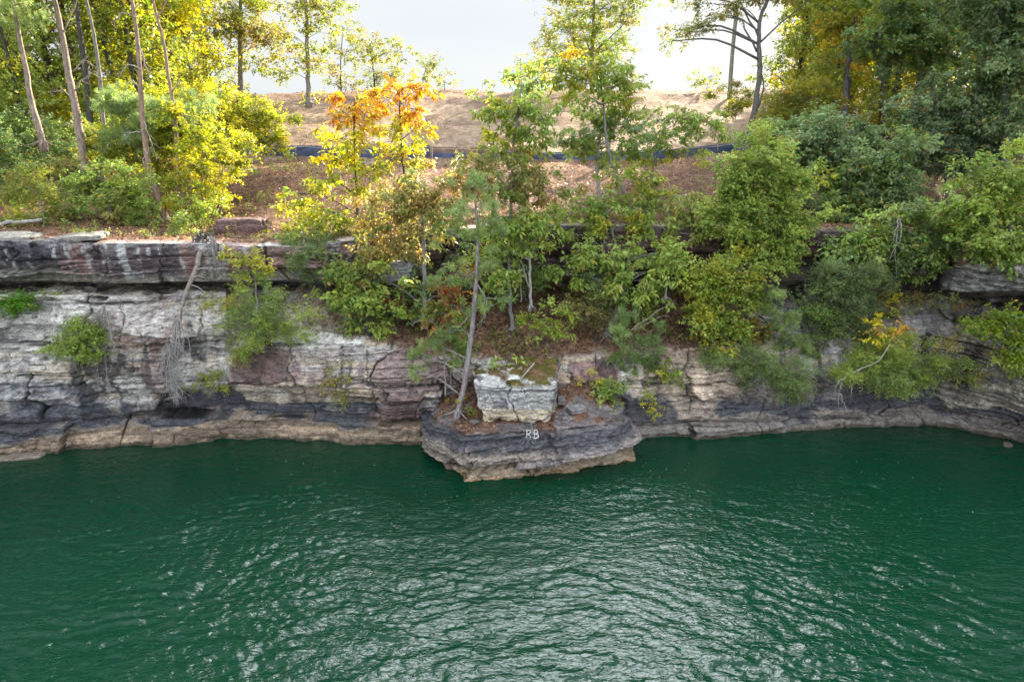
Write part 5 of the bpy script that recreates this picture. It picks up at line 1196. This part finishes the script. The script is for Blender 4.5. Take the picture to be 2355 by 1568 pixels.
# dead branch lying over the boulder
tb = Tubes(); R = np.random.default_rng(8); q = spline([at(1228, 835, 25.2), at(1205, 862, 24.5), at(1182, 888, 23.95)], 8); tb.add(q, np.linspace(.035, .015, 8), 6, (.36, .35, .34))
q = spline([at(1196, 872, 24.2), at(1203, 905, 23.7), at(1212, 940, 23.6), at(1223, 982, 23.5), at(1223, 1012, 23.4)], 12); tb.add(q, np.linspace(.018, .008, 12), 5, (.36, .35, .34))
for k in range(16):
    s = q[int(R.integers(8, 12))]; e = s + np.array([R.normal() * .18, -.1, -R.uniform(.1, .5)])
    tb.add(spline([s, (s + e) / 2 + R.normal(size=3) * .05, e], 5), np.linspace(.007, .003, 5), 3, (.30, .35, .34))
o = tb.build("dead_branch", M_BARK); tag(o, "whitened branch lying over the boulder, its twigs hanging by the letters", "dead branch")

# ================================================================== painted letters on the promontory
def stroke(tb_v, tb_f, pts, wpx=2.3):
    n = 40; s = spline(pts, n) if len(pts) > 2 else np.array(pts[0]) + (np.array(pts[1]) - np.array(pts[0])) * np.linspace(0, 1, n)[:, None]
    d = np.gradient(s, axis=0); d /= np.linalg.norm(d, axis=1)[:, None]; nrm = np.stack([-d[:, 1], d[:, 0]], 1)
    k = len(tb_v)
    for i in range(n):
        for sg in (-1, 1):
            pp = s[i] + nrm[i] * sg * wpx / 2
            hpt = hit(pp[0], pp[1], [2]); r = unit(ray(pp[0], pp[1])); tb_v.append(hpt - r * .03)
    for i in range(n - 1): tb_f.append([k + 2 * i, k + 2 * i + 1, k + 2 * i + 3, k + 2 * i + 2])
V_, F_ = [], []
stroke(V_, F_, [(1211.5, 988.5), (1210.5, 1006)]); stroke(V_, F_, [(1211, 989), (1218, 989.5), (1219.5, 994), (1216, 997.5), (1211.5, 997.5)]); stroke(V_, F_, [(1214.5, 997.5), (1220.5, 1006)])
stroke(V_, F_, [(1228, 988), (1228, 1008)]); stroke(V_, F_, [(1228, 988.5), (1235, 990), (1235.5, 995), (1228.5, 997.5)]); stroke(V_, F_, [(1228.5, 997.5), (1236.5, 999.5), (1236.5, 1005.5), (1228, 1007.8)])
o = mesh_np("painted_letters", np.array(V_), np.array(F_), M_PAINT, np.full((len(V_), 3), .48)); tag(o, "white painted letters R and B on the dark rock below the boulder", "graffiti")

# ================================================================== silt fence
root = empty("silt_fence", hit(1000, 364)); tag(root, "low black cloth silt fence on wooden stakes across the foot of the sand", "fence")
topl = [(520, 328), (555, 331), (600, 338), (680, 335), (740, 336), (818, 342), (860, 341), (925, 336), (994, 335)]
botl = [(520, 348), (555, 352), (640, 360), (740, 361), (860, 362), (994, 363)]
topr = [(995, 338), (1060, 340), (1098, 340), (1150, 344), (1200, 347), (1260, 351), (1345, 349), (1400, 348), (1480, 346), (1505, 343), (1540, 344), (1590, 339), (1640, 334), (1700, 330)]
botr = [(995, 363), (1150, 366), (1260, 367), (1400, 369), (1480, 369), (1520, 367), (1600, 357), (1700, 346)]
def fenceline(top, bot, name, c0, band=None):
    xs = np.arange(top[0][0], top[-1][0] + .1, 4.0)
    tt = np.interp(xs, *zip(*top)); bt = np.interp(xs, *zip(*bot)); n = 9; g = []
    Yb = np.array([hit(x, y, [1])[1] for x, y in zip(xs, bt)]); Yb = np.convolve(np.pad(Yb, 4, 'edge'), np.ones(9) / 9, 'valid')
    for k in range(n):
        q = k / (n - 1); row = []
        for i, x in enumerate(xs):
            p = at(x, bt[i] * (1 - q) + tt[i] * q + (3 if k == 0 else 0), Yb[i])
            p[1] += .07 * math.sin(x * .11 + 2 * q) + .05 * fbm(np.array([x * .09]), q * 2.2, 0, 95, 3)[0]
            row.append(p)
        g.append(row)
    g = np.array(g); col = np.tile(np.array(c0), (n * len(xs), 1))
    if band is not None:
        qq = np.repeat(np.linspace(0, 1, n), len(xs)); col = mixc(col, np.array(band), sstep(.35, .6, qq))
    v = np.concatenate([g.reshape(-1, 3), g.reshape(-1, 3) + np.array([0, .012, 0])]); f1 = grid_faces(n, len(xs)); f = np.concatenate([f1, f1[:, ::-1] + n * len(xs)])
    mesh_np("cloth", v, f, M_FABRIC, np.tile(col, (2, 1)), root, smooth=True)
    return xs, Yb, tt, bt
A1 = fenceline(topl, botl, "cloth", (.055, .078, .145))
i1 = [p for p in topr if p[0] <= 1150]; A2 = fenceline(i1, botr, "cloth", (.055, .075, .14), (.20, .135, .105))
i2 = [(1150, 344)] + [p for p in topr if p[0] > 1150]; A3 = fenceline(i2, botr, "cloth", (.055, .078, .145))
for px in (560, 604, 680, 740, 818, 905, 990, 1060, 1098, 1200, 1262, 1345, 1420, 1500, 1580, 1650):
    A = A1 if px < 995 else (A2 if px < 1150 else A3)
    Yp = np.interp(px, A[0], A[1]) - .09; tp_ = np.interp(px, A[0], A[2]); bp_ = np.interp(px, A[0], A[3])
    tb = Tubes(); tb.add(np.array([at(px, bp_ + 5, Yp), at(px, tp_ - 4, Yp)]), np.array([.032, .032]), 4, (.34, .25, .17)); tb.build("stake", M_STAKE, root, smooth=False)
for A in (A1, A2, A3):
    q = np.array([at(x, .85 * t_ + .15 * b_ + 1.2 * math.sin(x * .07), y - .13) for x, y, t_, b_ in zip(A[0], A[1], A[2], A[3])])
    tb = Tubes(); tb.add(q, np.full(len(q), .012), 4, (.5, .47, .44)); tb.build("cord", M_STAKE, root)

# ================================================================== ground cover: leaf litter, twigs, low growth, floating leaves
def scatter(name, P, N, size, pal, R, kindlab, flat=.35, asp=.5):
    n = len(P); d = unit(R.normal(size=(n, 3)) * np.array([1, 1, flat])); nn = unit(N + R.normal(size=(n, 3)) * flat)
    X = unit(np.cross(d, nn)); D = unit(np.cross(nn, X)); s = size * R.uniform(.6, 1.3, (n, 1))
    v = np.stack([P - D * s * .5, P + X * s * asp * .5 + nn * s * .12, P + D * s * .5, P - X * s * asp * .5 + nn * s * .12], 1).reshape(-1, 3)
    c = np.repeat(pal[R.integers(0, len(pal), n)] * R.uniform(.7, 1.3, (n, 1)), 4, 0)
    o = mesh_np(name, v, np.arange(n * 4).reshape(n, 4), M_LEAF, np.clip(c, .01, .7)); tag(o, kind="stuff"); return o
R = np.random.default_rng(55)
def on_cells(Pg, nrw, ncl, wgt, n):
    g = Pg.reshape(nrw, ncl, 3); w = wgt.reshape(nrw, ncl)[:-1, :-1]
    e1 = g[1:, :-1] - g[:-1, :-1]; e2 = g[:-1, 1:] - g[:-1, :-1]
    cr = np.cross(e2, e1); ar = np.linalg.norm(cr, axis=2); w = (w * ar).ravel(); w = w / w.sum()
    i = R.choice(len(w), n, p=w); a, b = R.uniform(0, 1, (2, n, 1))
    nn = unit(cr.reshape(-1, 3)[i]); nn[nn[:, 2] < 0] *= -1
    return g[:-1, :-1].reshape(-1, 3)[i] + a * e1.reshape(-1, 3)[i] + b * e2.reshape(-1, 3)[i] + nn * .03, nn
view = (np.abs(Tf[:, 0]) < .80 * Tf[:, 1]) * (Tf[:, 1] < 52)
LITP = Pal((.19, .10, .065), (.26, .15, .10), (.12, .07, .05), (.30, .20, .14), (.15, .08, .055))
P1, N1 = on_cells(Tf, tr_, tc_, (1 - HILL_SAND) * view, 42000)
P2, N2 = on_cells(CLIFF_P, nr, nc, CLIFF_SOIL, 9000)
tpm = np.clip(topm * sstep(-.1, .3, l2 + .5 * (PS < 240) + .3 * sstep(3.3, 4, PVv)), 0, 1)
P3, N3 = on_cells(PROM_P, pnr, pnc, tpm, 1800)
scatter("leaf_litter", np.concatenate([P1, P2, P3]), np.concatenate([N1, N2, N3]), .15, LITP, R, None, .5)
P1, N1 = on_cells(Tf, tr_, tc_, HILL_SAND * (Tf[:, 1] < 84) * (Tf[:, 1] > 46) * sstep(-.2, .5, nB + .4 * nA), 5200)
scatter("twigs", P1, N1, .30, Pal((.10, .065, .045), (.14, .09, .06), (.07, .05, .04)), R, None, .12, .18)
# low growth in drifts
def drift(P, N, n, seed):
    R2 = np.random.default_rng(seed); m = fbm(P[:, 0] * .5, P[:, 1] * .5, P[:, 2] * .5, seed, 3) > .05
    return P[m], N[m]
P1, N1 = on_cells(CLIFF_P, nr, nc, CLIFF_SOIL, 1500); P1, N1 = drift(P1, N1, 0, 7)
P2, N2 = on_cells(Tf, tr_, tc_, (1 - HILL_SAND) * view * sstep(-.1, .2, -Tf[:, 0] - 9) * (Tf[:, 1] < 46), 2400); P2, N2 = drift(P2, N2, 0, 8)
P3, N3 = on_cells(Tf, tr_, tc_, (1 - HILL_SAND) * view * sstep(9, 12, Tf[:, 0]) * (Tf[:, 1] < 50), 1500); P3, N3 = drift(P3, N3, 0, 9)
PP = np.concatenate([P1, P2, P3]); cc = np.vstack([OLV, BRN, GRN])[R.integers(0, 10, len(PP))]
v, f, c, _ = leaf_cloud(PP, np.tile([0., 0., 1.], (len(PP), 1)) + R.normal(size=(len(PP), 3)) * .4, cc, 'tiny', R, 1.0)
o = mesh_np("undergrowth", v, f, M_LEAF, c); tag(o, kind="stuff")
n = 260
pp = [onz(R.uniform(60, 2300), 1060 + 420 * R.uniform() ** 1.5, .03) for _ in range(n - 150)] + [onz(1250 + R.normal() * 260, 1130 + abs(R.normal()) * 90, .03) for _ in range(90)]
pp = np.array([p for p in pp if BV[2].ray_cast(Vector((p[0], p[1], 9)), Vector((0, 0, -1)))[0] is None])
o = scatter("floating_leaves", pp, np.tile([0., 0., 1.], (len(pp), 1)), .05, Pal((.5, .42, .25), (.55, .5, .42), (.45, .22, .06), (.5, .5, .45)), R, None, .1)
# ================================================================== camera, sun, sky
cam = bpy.data.objects.new("camera", bpy.data.cameras.new("camera")); COL.objects.link(cam)
cam.location = (0, 0, CAMZ); cam.rotation_euler = (math.pi / 2 - PITCH, 0, 0)
cam.data.sensor_width = 36; cam.data.lens = 36 * F / W; cam.data.clip_end = 4000; cam.data.clip_start = .1
SC.camera = cam
SUN_AZ, SUN_EL = math.radians(30), math.radians(21)      # azimuth from +Y towards +X
sd = bpy.data.lights.new("sun", 'SUN'); sd.energy = 4.1; sd.angle = math.radians(.6); sd.color = (1, .87, .66)
sun = bpy.data.objects.new("sun", sd); COL.objects.link(sun)
dv = Vector((math.sin(SUN_AZ) * math.cos(SUN_EL), math.cos(SUN_AZ) * math.cos(SUN_EL), math.sin(SUN_EL)))
sun.rotation_euler = dv.to_track_quat('Z', 'Y').to_euler(); sun.location = dv * 60
wd = bpy.data.worlds.new("World"); SC.world = wd; wd.use_nodes = True
nt = wd.node_tree; nt.nodes.clear()
o = nd(nt, 'ShaderNodeOutputWorld'); bg = nd(nt, 'ShaderNodeBackground'); sk = nd(nt, 'ShaderNodeTexSky', sky_type='NISHITA')
sk.sun_disc = False; sk.sun_elevation = SUN_EL; sk.sun_rotation = SUN_AZ; sk.dust_density = 1.2; sk.air_density = 1.0; sk.ozone_density = 1.0
bg.inputs['Strength'].default_value = .15
# a thin, even veil of high cloud in front of the clear sky
tcw = nd(nt, 'ShaderNodeTexCoord'); mpw = nd(nt, 'ShaderNodeMapping'); mpw.inputs['Scale'].default_value = (1.2, 1.2, 4)
nw = nd(nt, 'ShaderNodeTexNoise'); nw.inputs['Scale'].default_value = 1.6; nw.inputs['Detail'].default_value = 5
nt.links.new(tcw.outputs['Generated'], mpw.inputs[0]); nt.links.new(mpw.outputs[0], nw.inputs['Vector'])
crw = nd(nt, 'ShaderNodeValToRGB'); crw.color_ramp.elements[0].position = .3; crw.color_ramp.elements[1].position = .7
crw.color_ramp.elements[0].color = (.655, .71, .78, 1); crw.color_ramp.elements[1].color = (.79, .81, .83, 1)
nt.links.new(nw.outputs['Fac'], crw.inputs[0])
# added bright patch in the veil, above the frame, for glints on the water
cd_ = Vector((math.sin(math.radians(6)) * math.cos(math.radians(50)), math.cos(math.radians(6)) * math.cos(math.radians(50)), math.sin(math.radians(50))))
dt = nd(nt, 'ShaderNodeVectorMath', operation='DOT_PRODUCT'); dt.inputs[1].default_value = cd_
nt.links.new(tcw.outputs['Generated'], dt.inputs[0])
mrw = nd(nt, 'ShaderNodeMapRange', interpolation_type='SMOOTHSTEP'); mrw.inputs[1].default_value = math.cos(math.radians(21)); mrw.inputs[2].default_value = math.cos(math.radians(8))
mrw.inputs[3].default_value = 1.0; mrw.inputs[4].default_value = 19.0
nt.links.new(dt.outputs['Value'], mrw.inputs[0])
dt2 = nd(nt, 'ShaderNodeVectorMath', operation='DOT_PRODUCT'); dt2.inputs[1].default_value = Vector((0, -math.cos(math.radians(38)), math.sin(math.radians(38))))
nt.links.new(tcw.outputs['Generated'], dt2.inputs[0])          # added bright patch behind the camera, unseen, fills cliff and foliage
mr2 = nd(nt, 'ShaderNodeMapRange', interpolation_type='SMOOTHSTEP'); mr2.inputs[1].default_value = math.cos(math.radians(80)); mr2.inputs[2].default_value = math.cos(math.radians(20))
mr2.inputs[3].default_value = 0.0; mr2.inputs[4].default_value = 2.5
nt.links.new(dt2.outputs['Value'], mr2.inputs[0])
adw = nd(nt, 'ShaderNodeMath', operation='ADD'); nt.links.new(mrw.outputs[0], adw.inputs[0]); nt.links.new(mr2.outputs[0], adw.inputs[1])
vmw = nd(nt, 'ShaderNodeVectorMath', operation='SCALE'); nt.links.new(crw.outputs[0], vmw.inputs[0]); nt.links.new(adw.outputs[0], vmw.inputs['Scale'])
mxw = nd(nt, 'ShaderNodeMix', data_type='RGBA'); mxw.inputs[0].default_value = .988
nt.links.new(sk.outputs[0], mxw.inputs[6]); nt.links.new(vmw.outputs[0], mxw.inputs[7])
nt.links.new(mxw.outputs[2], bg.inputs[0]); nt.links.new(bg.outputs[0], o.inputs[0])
vs = SC.view_settings; SC.display_settings.display_device = 'sRGB'
vs.view_transform = 'Standard'; vs.look = 'None'; vs.exposure = 2.85; vs.gamma = 1; vs.use_curve_mapping = False
SC.render.engine = 'CYCLES'
SC.cycles.max_bounces = 8; SC.cycles.diffuse_bounces = 4; SC.cycles.transmission_bounces = 4; SC.cycles.glossy_bounces = 3
